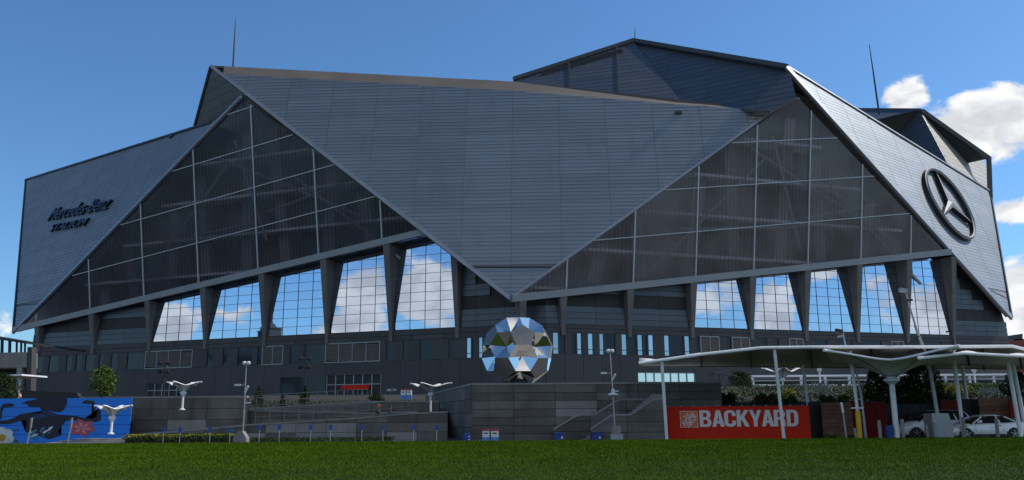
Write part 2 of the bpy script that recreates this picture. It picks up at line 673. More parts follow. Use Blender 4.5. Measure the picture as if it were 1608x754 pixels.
def wing(fr, poly_px, reveal_px, name_label, colw=9.3, rowh=1.62, clad='clad', shift=0.0):
    poly = [fr.px(*p) for p in poly_px]
    if area2(poly) < 0:
        poly = poly[::-1]
    back = MB().prism([fr.to3(p, -0.06) for p in poly], -fr.n * 0.9).build('wing', 'clad_gap', ST, name_label)
    vr = fr.px(*reveal_px)[1]
    us, vs = [p[0] for p in poly], [p[1] for p in poly]
    rows = []
    v = vr - 0.1
    while v > min(vs):
        rows.append((v - rowh, v))
        v -= rowh
    v = vr + 0.42
    while v < max(vs):
        rows.append((v, v + rowh))
        v += rowh
    g = 0.05
    n = 0
    for (v0, v1) in rows:
        u = math.floor(min(us) / colw) * colw + shift - colw
        while u < max(us):
            mb = MB()
            hv = (v1 - v0) / 2
            for h in (0, 1):
                a, b = v0 + h * hv + 0.02, v0 + (h + 1) * hv - 0.02
                c = clip_convex(poly, [(u + g, a), (u + colw - g, a), (u + colw - g, b), (u + g, b)])
                if len(c) < 3 or abs(area2(c)) < 0.15:
                    continue
                # each board is proud at its lower edge
                front = [fr.to3(q, 0.0 + 0.025 * (b - q[1]) / (b - a)) for q in c]
                rear = [fr.to3(q, -0.06) for q in c]
                m_ = len(c)
                mb.add(front + rear, [tuple(range(m_))] + [(i, i + m_, (i + 1) % m_ + m_, (i + 1) % m_) for i in range(m_)])
            if mb.v:
                mb.build('cladding_panel', clad, back)
                n += 1
            u += colw
    return back, poly, n


wc, polyC, nc = wing(PC, [(333, 108), (802, 467), (1211, 174), (1065, 164), (800, 142), (350, 116)], (800, 419), 'broad central wing of grey metal boards pointing down', 9.3)
wl, polyL, nl = wing(PL, [(41, 284), (23, 518), (376, 156), (332, 194)], (40, 478), 'blue-tinted left wing of metal boards', 9.3)
wr, polyR, nr = wing(PR, [(1238, 108), (1586, 496), (1555, 312), (1551, 299), (1490, 263), (1408, 214), (1340, 171)], (1560, 456), 'sunlit right wing of metal boards', 9.3)
print('wing panels', nc, nl, nr)


def edge(fr, a, b, m='trim', wd=0.7, hh=0.5, off=0.05, ext=(0, 0)):
    """trim along the edge of a wing between two pixels"""
    A, B = fr.P(*a), fr.P(*b)
    d = (B - A).normalized()
    MB().bar(A - d * ext[0] + fr.n * off, B + d * ext[1] + fr.n * off, wd, hh, fr.n).build('edge_trim', m, ST)


edge(PC, (331, 104), (802, 470))
edge(PC, (803, 470), (1214, 174), wd=0.5)
edge(PL, (21, 522), (380, 152), wd=1.0)
edge(PL, (41, 283), (21, 522), m='trim_dark', wd=0.4)
edge(PL, (40, 283), (330, 193), m='trim_dark', wd=0.5)
edge(PR, (1234, 105), (1588, 499), wd=1.5, m='trim')
edge(PR, (1588, 499), (1556, 312), m='trim_dark', wd=0.5)
edge(PR, (1236, 105), (1552, 299), m='trim', wd=0.4)
# black strip painting the shade of the reveal near each tip
for fr, a, b in ((PC, (743, 420), (866, 420)), (PL, (27, 480), (60, 477)), (PR, (1543, 450), (1584, 470))):
    MB().bar(fr.P(*a) + fr.n * 0.01, fr.P(*b) + fr.n * 0.01, 0.3, 0.1, fr.n).build('reveal_shade', 'black', ST)

# ---- great triangular glazing


def glazing(fr, tri_px, beam_a, beam_b, cols_px, foil, label, vstep=8.35):
    tri = [fr.px(*p) for p in tri_px]
    if area2(tri) < 0:
        tri = tri[::-1]
    A, B = fr.px(*beam_a), fr.px(*beam_b)
    bd = V((B[0] - A[0], B[1] - A[1])).normalized()
    slope = bd.y / bd.x
    bv = lambda u: A[1] + (u - A[0]) * slope
    # edge beam under the glass
    b3 = lambda u, dv, h: fr.to3((u, bv(u) + dv), h)
    u0, u1 = fr.px(*beam_a)[0], fr.px(*beam_b)[0]
    beam = MB().prism([b3(u0, 0.0, 0.45), b3(u0, -1.25, 0.45), b3(u1, -1.25, 0.45), b3(u1, 0.0, 0.45)], -fr.n * 1.6).build('glazing_frame', 'trim', ST, label)
    us = sorted([fr.px(*c)[0] for c in cols_px])
    lo, hi = min(p[0] for p in tri) - 1, max(p[0] for p in tri) + 1
    edges = [lo] + us + [hi]
    top = max(p[1] for p in tri)
    nr = 7
    for i in range(len(edges) - 1):
        a, b = edges[i], edges[i + 1]
        for r in range(nr):
            cell = [(a, bv(a) + r * vstep), (b, bv(b) + r * vstep), (b, bv(b) + (r + 1) * vstep), (a, bv(a) + (r + 1) * vstep)]
            c = clip_convex(tri, cell)
            if len(c) < 3 or abs(area2(c)) < 0.6:
                continue
            tu, tv = random.uniform(-.01, .01), random.uniform(-.01, .01)
            cu, cvv = sum(q[0] for q in c) / len(c), sum(q[1] for q in c) / len(c)
            MB().add([fr.to3(q, (q[0] - cu) * tu * .3 + (q[1] - cvv) * tv * .3) for q in c], [tuple(range(len(c)))]).build('pane', foil, beam)
    # mullions and transoms, cut to the triangle

    def seg(p, d):
        ts = []
        for i in range(len(tri)):
            a, b = V(tri[i]), V(tri[(i + 1) % len(tri)])
            e = b - a
            den_ = d.x * e.y - d.y * e.x
            if abs(den_) < 1e-9:
                continue
            w_ = a - p
            tt = (w_.x * e.y - w_.y * e.x) / den_
            ss = (w_.x * d.y - w_.y * d.x) / den_
            if -1e-6 <= ss <= 1 + 1e-6:
                ts.append(tt)
        return (min(ts), max(ts)) if len(ts) >= 2 else None
    for u in us:
        s_ = seg(V((u, 0)), V((0, 1)))
        if s_ and s_[1] - s_[0] > 0.5:
            MB().bar(fr.to3((u, s_[0]), 0.12), fr.to3((u, s_[1]), 0.12), 0.24, 0.3, fr.n).build('mullion', 'mullion', beam)
    for r in range(1, nr):
        s_ = seg(V((A[0], A[1] + r * vstep)), bd)
        if s_ and s_[1] - s_[0] > 0.5:
            p0 = V((A[0], A[1] + r * vstep))
            q0, q1 = p0 + bd * s_[0], p0 + bd * s_[1]
            MB().bar(fr.to3(q0, 0.1), fr.to3(q1, 0.1), 0.17, 0.26, fr.n).build('transom', 'mullion', beam)
    return tri, bv, slope, beam


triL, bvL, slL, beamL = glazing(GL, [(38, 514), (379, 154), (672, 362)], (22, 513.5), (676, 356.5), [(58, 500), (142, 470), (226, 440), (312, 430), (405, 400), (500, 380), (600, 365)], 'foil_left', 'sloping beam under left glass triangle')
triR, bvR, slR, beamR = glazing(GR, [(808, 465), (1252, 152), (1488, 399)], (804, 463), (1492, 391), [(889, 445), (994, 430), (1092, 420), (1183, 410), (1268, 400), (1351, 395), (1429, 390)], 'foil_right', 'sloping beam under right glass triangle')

tri_px = {'l': [(30, 517), (379, 147), (684, 372)], 'r': [(802, 470), (1247, 142), (1262, 142), (1512, 424), (1500, 410)]}
# ---- behind the glass: slabs, raking columns, braces and the bowl wall
for fr, wf, tri, side in ((GL, WL, triL, 'l'), (GR, WR, triR, 'r')):
    u0, u1 = min(p[0] for p in tri) + 6, max(p[0] for p in tri) - 4
    apex = max(tri, key=lambda p: p[1])
    back = MB()
    # the wall of the bowl fills the view behind the foil
    bowl = [on_plane(x, y, fr.to3((0, 0), -11), fr.n) for x, y in tri_px[side]]
    MB().prism(bowl, -fr.n * 0.5).build('bowl_wall', 'interior', ST)
    e1, e2 = tri[0], tri[1]
    for zi, v in enumerate((6.0, 13.5, 21.5, 29.5, 37.5)):
        c = clip(clip(tri, (0, v), (0, 1)), (0, v + 0.5), (0, -1))
        if len(c) < 3:
            continue
        a, b = min(q[0] for q in c) + 3.0, max(q[0] for q in c) - 3.0
        if b - a < 4:
            continue
        # horizontal deck edges with a lighter fascia
        MB().prism([fr.to3((a, v), -3.5), fr.to3((b, v), -3.5), fr.to3((b, v), -10.5), fr.to3((a, v), -10.5)], (0, 0, 0.55)).build('concourse_slab', 'interior_light', ST)
    uu = u0 + 10
    k = 0
    while uu < u1:
        c = clip(clip(tri, (uu, 0), (1, 0)), (uu + 2.2, 0), (-1, 0))
        if len(c) >= 3:
            v0, v1 = min(q[1] for q in c), max(q[1] for q in c)
            lean_ = (-1 if k % 2 else 1) * 2.0
            MB().prism([fr.to3((uu, v0), -6), fr.to3((uu + 2.6, v0), -6), fr.to3((uu + 2.6 + lean_, v1 - 3), -6), fr.to3((uu + lean_, v1 - 3), -6)], -fr.n * 1.6).build('raking_column', 'interior', ST)
        uu += 10.4
        k += 1
    # steel braces just behind the foil
    for (ua, va, ub, vb) in ((apex[0] - 9, apex[1] - 11, apex[0] + 26, apex[1] - 27), (apex[0] - 30, apex[1] - 36, apex[0] - 6, apex[1] - 13),
                             (apex[0] + 10, apex[1] - 17, apex[0] + 34, apex[1] - 36), (apex[0] - 4, apex[1] - 8, apex[0] + 3, apex[1] - 30),
                             (apex[0] - 24, apex[1] - 28, apex[0] + 2, apex[1] - 26), (apex[0] + 4, apex[1] - 24, apex[0] + 22, apex[1] - 20)):
        MB().tube([fr.to3((ua, va), -2.2), fr.to3((ub, vb), -2.2)], 0.28, 6).build('brace', 'steel', ST)

# ---- fins (tapered columns) carrying the beam, and the mirror windows between them


def beam_z(wf, fr, bv, s):
    """height and outward reach of the beam's underside above wall coordinate s"""
    base = fr.to2(wf.to3((s, 0)))[0]
    p = fr.to3((base, bv(base) - 1.25), 0)
    return p.z, (p - wf.to3((s, 0))).dot(wf.n)


fins = {}
for key, wf, fr, bv, xs in (('l', WL, GL, bvL, [(58, 512), (143, 492), (231, 468), (318, 450), (410, 428), (507, 404), (606, 380), (712, 412)]),
                            ('r', WR, GR, bvR, [(822, 468), (886, 462), (991, 452), (1090, 440), (1183, 432), (1269, 420), (1350, 412), (1428, 403), (1500, 415)])):
    ss = []
    for i, (x, y) in enumerate(xs):
        s = wf.to2(fr.P(x, y))[0]
        ss.append(s)
        zt, rt = beam_z(wf, fr, bv, s)
        if (key, x) == ('l', 712):
            zt, rt = 31.0, 2.4
        if (key, x) == ('r', 1500):
            zt, rt = 33.5, 2.6
        w2 = 0.62
        off = -0.5 if (key, x) == ('r', 822) else 0.0
        zb = HB - 2.0
        prof = [(-0.3 + off, zb), (0.32, zb), (0.45, HB), (rt + 0.35, zt + 0.02), (-0.3 + off, zt + 0.02)]
        wz = lambda z: 0.36 + (0.70 - 0.36) * max(0.0, (z - HB) / max(1.0, zt - HB))
        sh = 0.0
        lf = [wf.to3((s - 0.5, z), r_) for (r_, z) in prof]
        rt_ = [wf.to3((s - 0.5 + 2 * wz(z), z), r_) for (r_, z) in prof]
        if key == 'r':
            lf = [wf.to3((s + 0.5 - 2 * wz(z), z), r_) for (r_, z) in prof]
            rt_ = [wf.to3((s + 0.5, z), r_) for (r_, z) in prof]
        k5 = len(prof)
        fb = MB().add(lf + rt_, [tuple(range(k5)), tuple(range(2 * k5 - 1, k5 - 1, -1))] + [(i_, i_ + k5, (i_ + 1) % k5 + k5, (i_ + 1) % k5) for i_ in range(k5)])
        fb.build('fin_column', 'fin', ST)
    fins[key] = ss


def mirror_window(wf, fr, bv, sa, sb, label, cols=4, rowh=1.78, z0=HB):
    za, zb = beam_z(wf, fr, bv, sa)[0] + 1.0, beam_z(wf, fr, bv, sb)[0] + 1.0
    poly = [(sa, z0), (sb, z0), (sb, zb), (sa, za)]
    frame = MB()
    w_ = sb - sa
    frame.obox(wf.to3(((sa + sb) / 2, z0 + 0.06), -0.1), wf.u * w_ / 2, wf.n * 0.18, V((0, 0, 0.06)))
    for i in range(cols + 1):
        s = sa + w_ * i / cols
        zt = za + (zb - za) * i / cols
        frame.obox(wf.to3((s, (z0 + zt) / 2), -0.1), wf.u * 0.038, wf.n * 0.13, V((0, 0, (zt - z0) / 2)))
    z = z0 + rowh
    while z < max(za, zb):
        frame.obox(wf.to3(((sa + sb) / 2, z), -0.1), wf.u * w_ / 2, wf.n * 0.12, V((0, 0, 0.032)))
        z += rowh
    fo = frame.build('mirror_window', 'black', ST, label)
    z = z0
    while z < max(za, zb):
        for i in range(cols):
            a, b = sa + w_ * i / cols + 0.02, sa + w_ * (i + 1) / cols - 0.02
            c = clip_convex(poly, [(a, z + 0.02), (b, z + 0.02), (b, z + rowh - 0.02), (a, z + rowh - 0.02)])
            if len(c) < 3 or abs(area2(c)) < 0.05:
                continue
            tu, tv = random.gauss(0, 0.0013), random.gauss(0, 0.0013)
            cu, cvv = sum(q[0] for q in c) / len(c), sum(q[1] for q in c) / len(c)
            MB().add([wf.to3(q, -0.04 + (q[0] - cu) * tu + (q[1] - cvv) * tv) for q in c], [tuple(range(len(c)))]).build('pane', 'mirror', fo)
        z += rowh


ord_ = ['first', 'second', 'third', 'fourth', 'fifth']
for i in range(5):
    mirror_window(WL, GL, bvL, fins['l'][2 + i] + 0.62, fins['l'][3 + i] - 0.62, '%s mirror window from the left' % ord_[i])
    mirror_window(WR, GR, bvR, fins['r'][3 + i] + 0.62, fins['r'][4 + i] - 0.62, '%s mirror window right of the corner' % ord_[i], cols=4)

# ---- walls without mirrors between beam and sill: board bands and a black louvre band


def blank_bay(wf, sa, sb, zta, ztb=None):
    """zta, ztb: heights available at the two ends"""
    ztb = zta if ztb is None else ztb
    nn = max(1, round((sb - sa) / (6.5 if ztb == zta else 3.0)))
    for i in range(nn):
        s0, s1 = sa + (sb - sa) * i / nn, sa + (sb - sa) * (i + 1) / nn
        zt = min(zta + (ztb - zta) * i / nn, zta + (ztb - zta) * (i + 1) / nn)
        rows = [(17.0, 18.1, 'clad_dark'), (18.1, 19.2, 'clad_dark'), (19.2, 20.3, 'clad_dark'), (20.3, 22.7, 'black')]
        z = 22.7
        while z + 1.0 < zt:
            rows.append((z, z + 1.1, 'clad_dark'))
            z += 1.1
        for (a, b, m) in rows:
            if a + .6 > zt and zta != ztb:
                continue
            b = min(b, zt) if zta != ztb else b
            piece('wall_board', m, ST, wf.to3(((s0 + s1) / 2, (a + b) / 2), -0.1 if m != 'black' else -0.25), wf.u * (s1 - s0 - 0.05), wf.n * 0.24, V((0, 0, b - a - 0.07)))


for i in (0, 1):
    blank_bay(WL, fins['l'][i] + .62, fins['l'][i + 1] - .62, beam_z(WL, GL, bvL, fins['l'][i + 1])[0])
s8 = WL.px(792, 470)[0]
blank_bay(WL, fins['l'][7] + .62, s8, 31, 22.6)
blank_bay(WL, s8, S_COR_L, 22.7)
blank_bay(WR, S_COR_R, fins['r'][1] - .62, 23)
blank_bay(WR, fins['r'][1] + .62, fins['r'][2] - .62, 25.5)
blank_bay(WR, fins['r'][2] + .62, fins['r'][3] - .62, 27)
blank_bay(WR, fins['r'][8] + .62, S_END_R, 32, 20.5)

# solid core behind the panels
core = MB()
core.prism([WL.to3((S_END_L, 4.6), -0.5), WL.to3((S_COR_L, 4.6), -0.5), WR.to3((S_END_R, 4.6), -0.5), WR.to3((S_END_R, 4.6), -60), WL.to3((S_END_L, 4.6), -60)], (0, 0, 30)) if False else None
def core_wall(wf, top):
    lo = [(top[0][0], 4.5), (top[-1][0], 4.5)]
    MB().prism([wf.to3(q, -0.34) for q in lo + top[::-1]], -wf.n * 0.8).build('core_wall', 'black', ST)


bz_ = lambda wf, fr, bv, s: (s, beam_z(wf, fr, bv, s)[0] + 1.1)
core_wall(WL, [bz_(WL, GL, bvL, S_END_L), bz_(WL, GL, bvL, fins['l'][6]), (fins['l'][7], 32.3), (WL.px(800, 470)[0], 22.8), (S_COR_L, 22.3)])
core_wall(WR, [bz_(WR, GR, bvR, S_COR_R), bz_(WR, GR, bvR, fins['r'][7]), (fins['r'][8] + 1, 36.8), (S_END_R - 1, 24.0), (S_END_R, 20)])
# end return walls
MB().prism([WL.to3((S_END_L, 4.6), -0.2), WL.to3((S_END_L + 1, 4.6), -0.2), WL.to3((S_END_L + 25, 4.6), -60), WL.to3((S_END_L + 24, 4.6), -60)], (0, 0, 15.4)).build('end_wall', 'precast', ST)
MB().prism([WR.to3((S_END_R, 4.6), -0.2), WR.to3((S_END_R - 1, 4.6), -0.2), WR.to3((S_END_R - 25, 4.6), -60), WR.to3((S_END_R - 24, 4.6), -60)], (0, 0, 13.4)).build('end_wall', 'precast', ST)

# ---- precast lower walls with slot windows


def band(wf, z0, z1, sa, sb, cuts, maxw=4.6, off=0.0, parent=None):
    """a course of wall: cuts are (s0, s1, kind); the rest becomes precast panels"""
    cuts = sorted(cuts)
    segs, s = [], sa
    for (a, b, kd) in cuts:
        if a > s + 0.05:
            segs.append((s, a, 'p'))
        segs.append((max(a, s), b, kd))
        s = b
    if s < sb:
        segs.append((s, sb, 'p'))
    for (a, b, kd) in segs:
        zc, hz, wd = (z0 + z1) / 2, (z1 - z0), b - a
        if kd == 'p':
            nn = max(1, math.ceil(wd / maxw))
            for i in range(nn):
                q0, q1 = a + wd * i / nn, a + wd * (i + 1) / nn
                piece('wall_panel', 'precast', parent, wf.to3(((q0 + q1) / 2, zc), off - 0.1), wf.u * (q1 - q0 - 0.06), wf.n * 0.3, V((0, 0, hz - 0.06)))
        elif kd in ('d', 'm'):
            m = 'dark_window' if kd == 'd' else 'mirror_dim'
            fo = MB()
            for q in (a + 0.04, b - 0.04):
                fo.obox(wf.to3((q, zc), off - 0.12), wf.u * 0.05, wf.n * 0.16, V((0, 0, hz / 2)))
            for q in [z0 + 0.05, z1 - 0.05] + ([z0 + hz * 0.24] if kd == 'm' else []):
                fo.obox(wf.to3(((a + b) / 2, q), off - 0.12), wf.u * (wd / 2 - 0.05), wf.n * 0.155, V((0, 0, 0.05)))
            fo = fo.build('slot_window', 'trim_dark', parent)
            piece('pane', m, fo, wf.to3(((a + b) / 2, zc), off - 0.18), wf.u * (wd - 0.08), wf.n * 0.1, V((0, 0, hz - 0.2)))
        elif kd == 'v':
            fo = MB()
            for q in (a + 0.08, b - 0.08):
                fo.obox(wf.to3((q, zc), off - 0.05), wf.u * 0.08, wf.n * 0.16, V((0, 0, hz / 2)))
            for q in (z0 + 0.08, z1 - 0.08):
                fo.obox(wf.to3(((a + b) / 2, q), off - 0.05), wf.u * (wd / 2 - 0.16), wf.n * 0.155, V((0, 0, 0.08)))
            nn = max(2, round(wd / 3.3))
            for i in range(1, nn):
                fo.obox(wf.to3((a + wd * i / nn, zc), off - 0.05), wf.u * 0.06, wf.n * 0.15, V((0, 0, hz / 2 - 0.16)))
            fo = fo.build('louvre_window', 'grey_metal', parent)
            nl_ = 14
            for i in range(nl_):
                z = z0 + 0.16 + (hz - 0.32) * (i + 0.5) / nl_
                piece('slat', 'louver', fo, wf.to3(((a + b) / 2, z), off - 0.12), wf.u * (wd - 0.34), wf.n * 0.12 + V((0, 0, -0.08)), V((0, 0, 0.17)))


def cuts_px(wf, lst, y=553):
    return [(wf.px(a, y)[0], wf.px(b, y)[0], kd) for (a, b, kd) in lst]


lowL = MB().prism([WL.to3((S_END_L, 4.55), -0.3), WL.to3((S_COR_L, 4.55), -0.3), WL.to3((S_COR_L, 4.55), -0.34), WL.to3((S_END_L, 4.55), -0.34)], (0, 0, 12)).build('lower_wall', 'black', ST)
lowR = MB().prism([WR.to3((S_COR_R, 4.55), -0.3), WR.to3((S_END_R, 4.55), -0.3), WR.to3((S_END_R, 4.55), -0.34), WR.to3((S_COR_R, 4.55), -0.34)], (0, 0, 12)).build('lower_wall', 'black', ST)
cl = cuts_px(WL, [(57, 70, 'd'), (78, 94, 'd'), (105, 115, 'd'), (120, 130, 'd'), (135, 150, 'd'), (156, 164, 'd'), (175, 186, 'd'), (200, 227, 'd'), (229, 303, 'v'), (325, 335, 'd'),
                  (350, 358, 'd'), (373, 397, 'd'), (404, 411, 'd'), (412, 445, 'v'), (455, 470, 'd'), (478, 510, 'd'), (511, 597, 'v'), (606, 623, 'd'), (632, 641, 'd'), (659, 677, 'd'), (704, 713, 'd'),
                  (732, 740, 'm'), (741, 750, 'd'), (751, 758, 'm')])
band(WL, 11.3, 15.1, S_END_L, S_COR_L, cl, parent=lowL)
band(WL, 15.1, 16.0, S_END_L, S_COR_L, [], 7.0, parent=lowL)
band(WL, 16.0, 17.0, S_END_L, S_COR_L, [], 9.0, parent=lowL)
band(WL, 4.7, 11.3, S_END_L, S_COR_L, cuts_px(WL, [(230, 288, 'o'), (440, 510, 'o'), (511, 598, 'o')], 615), 4.6, parent=lowL)
crr = cuts_px(WR, [(868, 878, 'm'), (879, 888, 'd'), (897, 905, 'd'), (906, 914, 'm'), (923, 932, 'm'), (941, 949, 'm'), (950, 967, 'd'), (976, 985, 'm'), (986, 1000, 'd'), (1001, 1010, 'm'),
                   (1011, 1017, 'd'), (1018, 1027, 'm'), (1043, 1052, 'm'), (1053, 1074, 'd'), (1075, 1084, 'm'), (1092, 1099, 'd'), (1100, 1130, 'v'), (1140, 1149, 'd'), (1150, 1178, 'v'), (1190, 1205, 'd'),
                   (1215, 1224, 'd'), (1240, 1262, 'v'), (1280, 1300, 'd'), (1315, 1340, 'd'), (1360, 1385, 'd'), (1400, 1420, 'v'), (1450, 1480, 'd'), (1510, 1540, 'd')], 548)
band(WR, 11.6, 15.5, S_COR_R, S_END_R, crr, parent=lowR)
band(WR, 15.5, 16.25, S_COR_R, S_END_R, [], 7.0, parent=lowR)
band(WR, 16.25, 17.0, S_COR_R, S_END_R, [], 9.0, parent=lowR)
ent = cuts_px(WR, [(972, 990, 'd'), (1002, 1092, 'o'), (1180, 1400, 'o')], 595)
band(WR, 4.7, 11.6, S_COR_R, S_END_R, cuts_px(WR, [(1002, 1092, 'o')], 595), 4.0, parent=lowR)


def shopfront(wf, a, b, z0, z1, n, m, off, label):
    fo = MB()
    for i in range(n + 1):
        s = a + (b - a) * i / n
        fo.obox(wf.to3((s, (z0 + z1) / 2), off), wf.u * 0.09, wf.n * 0.14, V((0, 0, (z1 - z0) / 2)))
    for z in (z0, z1, z0 + (z1 - z0) * 0.55):
        fo.obox(wf.to3(((a + b) / 2, z), off), wf.u * (b - a) / 2, wf.n * 0.12, V((0, 0, 0.08)))
    fo = fo.build('shopfront', 'grey_metal', ST, label)
    for i in range(n):
        s0, s1 = a + (b - a) * i / n + 0.1, a + (b - a) * (i + 1) / n - 0.1
        piece('pane', m, fo, wf.to3(((s0 + s1) / 2, (z0 + z1) / 2), off - 0.05), wf.u * (s1 - s0), wf.n * 0.05, V((0, 0, z1 - z0 - 0.2)))
    return fo


a, b, _ = cuts_px(WL, [(511, 598, 'o')], 615)[0]
piece('wall_panel', 'precast', lowL, WL.to3(((a + b) / 2, 10.15), -0.1), WL.u * (b - a), WL.n * 0.3, V((0, 0, 2.3)))
shopfront(WL, a + .1, b - .1, 4.7, 9.0, 6, 'mirror', -0.3, 'glass entrance with white frames under the left wall')
piece('fascia', 'red_panel', ST, WL.to3(((a + b) / 2 + 0.5, 6.5), 0.05), WL.u * (b - a) * 0.5, WL.n * 0.2, V((0, 0, 0.8)))
a, b, _ = cuts_px(WL, [(440, 510, 'o')], 615)[0]
piece('wall_panel', 'precast', lowL, WL.to3(((a + b) / 2, 10.0), -0.1), WL.u * (b - a), WL.n * 0.3, V((0, 0, 2.6)))
piece('gate_panel', 'dark_window', ST, WL.to3(((a + b) / 2, 6.7), -0.15), WL.u * (b - a), WL.n * 0.2, V((0, 0, 4.0)))
a, b, _ = cuts_px(WL, [(230, 288, 'o')], 615)[0]
piece('wall_panel', 'precast', lowL, WL.to3(((a + b) / 2, 9.8), -0.1), WL.u * (b - a), WL.n * 0.3, V((0, 0, 3.0)))
shopfront(WL, a, b, 4.7, 8.3, 5, 'dark_window', -0.3, 'dark glazed opening at the foot of the left wall')
a, b, _ = cuts_px(WR, [(1002, 1092, 'o')], 595)[0]
piece('wall_panel', 'precast', lowR, WR.to3(((a + b) / 2, 10.1), -0.1), WR.u * (b - a), WR.n * 0.3, V((0, 0, 3.0)))
shopfront(WR, a, b, 4.7, 8.55, 7, 'mirror_pale', -0.2, 'bright glass entrance in the right wall')

# ---- upper roof volumes
E0, E1, E2 = at_Y(806, 125, 190), at_Y(995, 64, 192), PR.P(1235, 105)
MID = at_Y(1068, 157, 166)
dn = V((0, 0, -1))
# walls under the folded roof: left facet and dark right facet, with boards


def facet(pl, px, label, m='clad_dark', rowh=1.9, colw=11.0, inset=0.0):
    n = (pl[1] - pl[0]).cross(pl[2] - pl[0]).normalized()
    if n.y > 0:
        n = -n
    fr = Frame(pl[0] - n * inset, n)
    poly = [fr.px(*p) for p in px]
    if area2(poly) < 0:
        poly = poly[::-1]
    bk = MB().prism([fr.to3(q, -0.05) for q in poly], -n * 0.5).build('roof_facet', 'clad_gap', ST, label)
    us, vs = [q[0] for q in poly], [q[1] for q in poly]
    v = min(vs)
    while v < max(vs):
        u = min(us)
        while u < max(us):
            c = clip_convex(poly, [(u + .03, v + .02), (u + colw - .03, v + .02), (u + colw - .03, v + rowh - .02), (u + .03, v + rowh - .02)])
            if len(c) >= 3 and abs(area2(c)) > 0.3:
                f = [fr.to3(q, 0.01 + 0.03 * (v + rowh - q[1]) / rowh) for q in c]
                r_ = [fr.to3(q, -0.05) for q in c]
                k_ = len(c)
                MB().add(f + r_, [tuple(range(k_))] + [(i, i + k_, (i + 1) % k_ + k_, (i + 1) % k_) for i in range(k_)]).build('cladding_panel', m, bk)
            u += colw
        v += rowh
    return fr


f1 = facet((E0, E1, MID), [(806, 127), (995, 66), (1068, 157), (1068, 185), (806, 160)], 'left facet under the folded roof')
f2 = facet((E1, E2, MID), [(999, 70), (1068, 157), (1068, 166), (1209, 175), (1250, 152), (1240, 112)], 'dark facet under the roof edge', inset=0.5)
# louvre slots in the left facet
for a_, b_ in (((850, 118), (890, 106)), ((896, 105), (978, 82))):
    p, q = f1.P(*a_), f1.P(*b_)
    MB().bar(p + f1.n * 0.15, q + f1.n * 0.15, 0.25, 1.5, (0, 0, 1)).build('louvre_slot', 'black', ST)
for xx, y0, y1 in ((893, 98, 142), (969, 76, 150)):
    MB().bar(f1.P(xx, y0) + f1.n * 0.25, f1.P(xx + 2, y1) + f1.n * 0.25, 0.5, 0.3, f1.n).build('downpipe', 'black', ST)
# roof slab
ROOF_B = [at_Y(1552, 299, PR.P(1552, 299).y), V((95, 300, 70)), V((-60, 300, 70))]
rp = [E0, E1, E2]
b = MB()
top = [E0, E1, E2, PR.P(1340, 170), V((70, 290, 88)), V((10, 290, 88))]
cen = sum(top, V((0, 0, 0))) / len(top) + V((0, 0, -4))
vs = [p + V((0, 0, 0.45)) for p in top] + [cen + V((0, 0, .45))] + [p + V((0, 0, -0.55)) for p in top] + [cen + V((0, 0, -.55))]
n_ = len(top)
fs = [(i, (i + 1) % n_, n_) for i in range(n_)] + [(i + n_ + 1, 2 * n_ + 1, (i + 1) % n_ + n_ + 1) for i in range(n_)] + [(i, i + n_ + 1, (i + 1) % n_ + n_ + 1, (i + 1) % n_) for i in range(n_)]
b.add(vs, fs).build('folded_roof', 'trim_dark', ST)
for p, q in ((E0, E1), (E1, E2)):
    MB().bar(p + V((0, -0.3, 0)), q + V((0, -0.3, 0)), 0.9, 0.9).build('eave_trim', 'trim_dark', ST)
# far right roof volume
pn = lambda x, y, back: PR.P(x, y) + V((-0.45, 0.9, 0)) * back
G0, G1 = pn(1350, 173, 30), at_Y(1447, 174, PR.P(1447, 214).y + 22)
G2 = at_Y(1553, 249, PR.P(1551, 299).y + 7)
G3 = at_Y(1554, 306, PR.P(1551, 299).y + 5)
G0 = at_Y(1345, 173, G1.y + 30)
K = at_Y(1494, 270, PR.P(1494, 265).y + 3)
K0 = at_Y(1340, 200, PR.P(1342, 172).y + 3)
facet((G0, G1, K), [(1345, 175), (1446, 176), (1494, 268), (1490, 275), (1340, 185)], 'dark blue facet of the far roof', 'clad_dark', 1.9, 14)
facet((G1, K, G3), [(1450, 180), (1494, 268), (1552, 300), (1553, 306), (1549, 262), (1540, 243)], 'pale sunlit facet of the far roof', 'clad_sunlit', 1.9, 14, inset=0.4)
b = MB()
b.prism([G0, G1, G1 + V((-60, 60, 0)), G0 + V((-30, 60, 0))], (0, 0, 0.7)).build('far_roof', 'trim_dark', ST)
MB().bar(G0, G1, 0.8, 0.8).build('eave_trim', 'trim_dark', ST)
MB().bar(G1, G2, 0.9, 1.1).build('eave_trim', 'trim_dark', ST)
MB().bar(G2 + V((0, 0, 0.4)), G3 + V((0, 0, -1.5)), 0.9, 0.9, (0, 1, 0)).build('eave_trim', 'trim_dark', ST)
MB().prism([G1, G2, G2 + V((-50, 60, 0)), G1 + V((-60, 60, 0))], (0, 0, 0.4)).build('far_roof', 'trim_dark', ST)
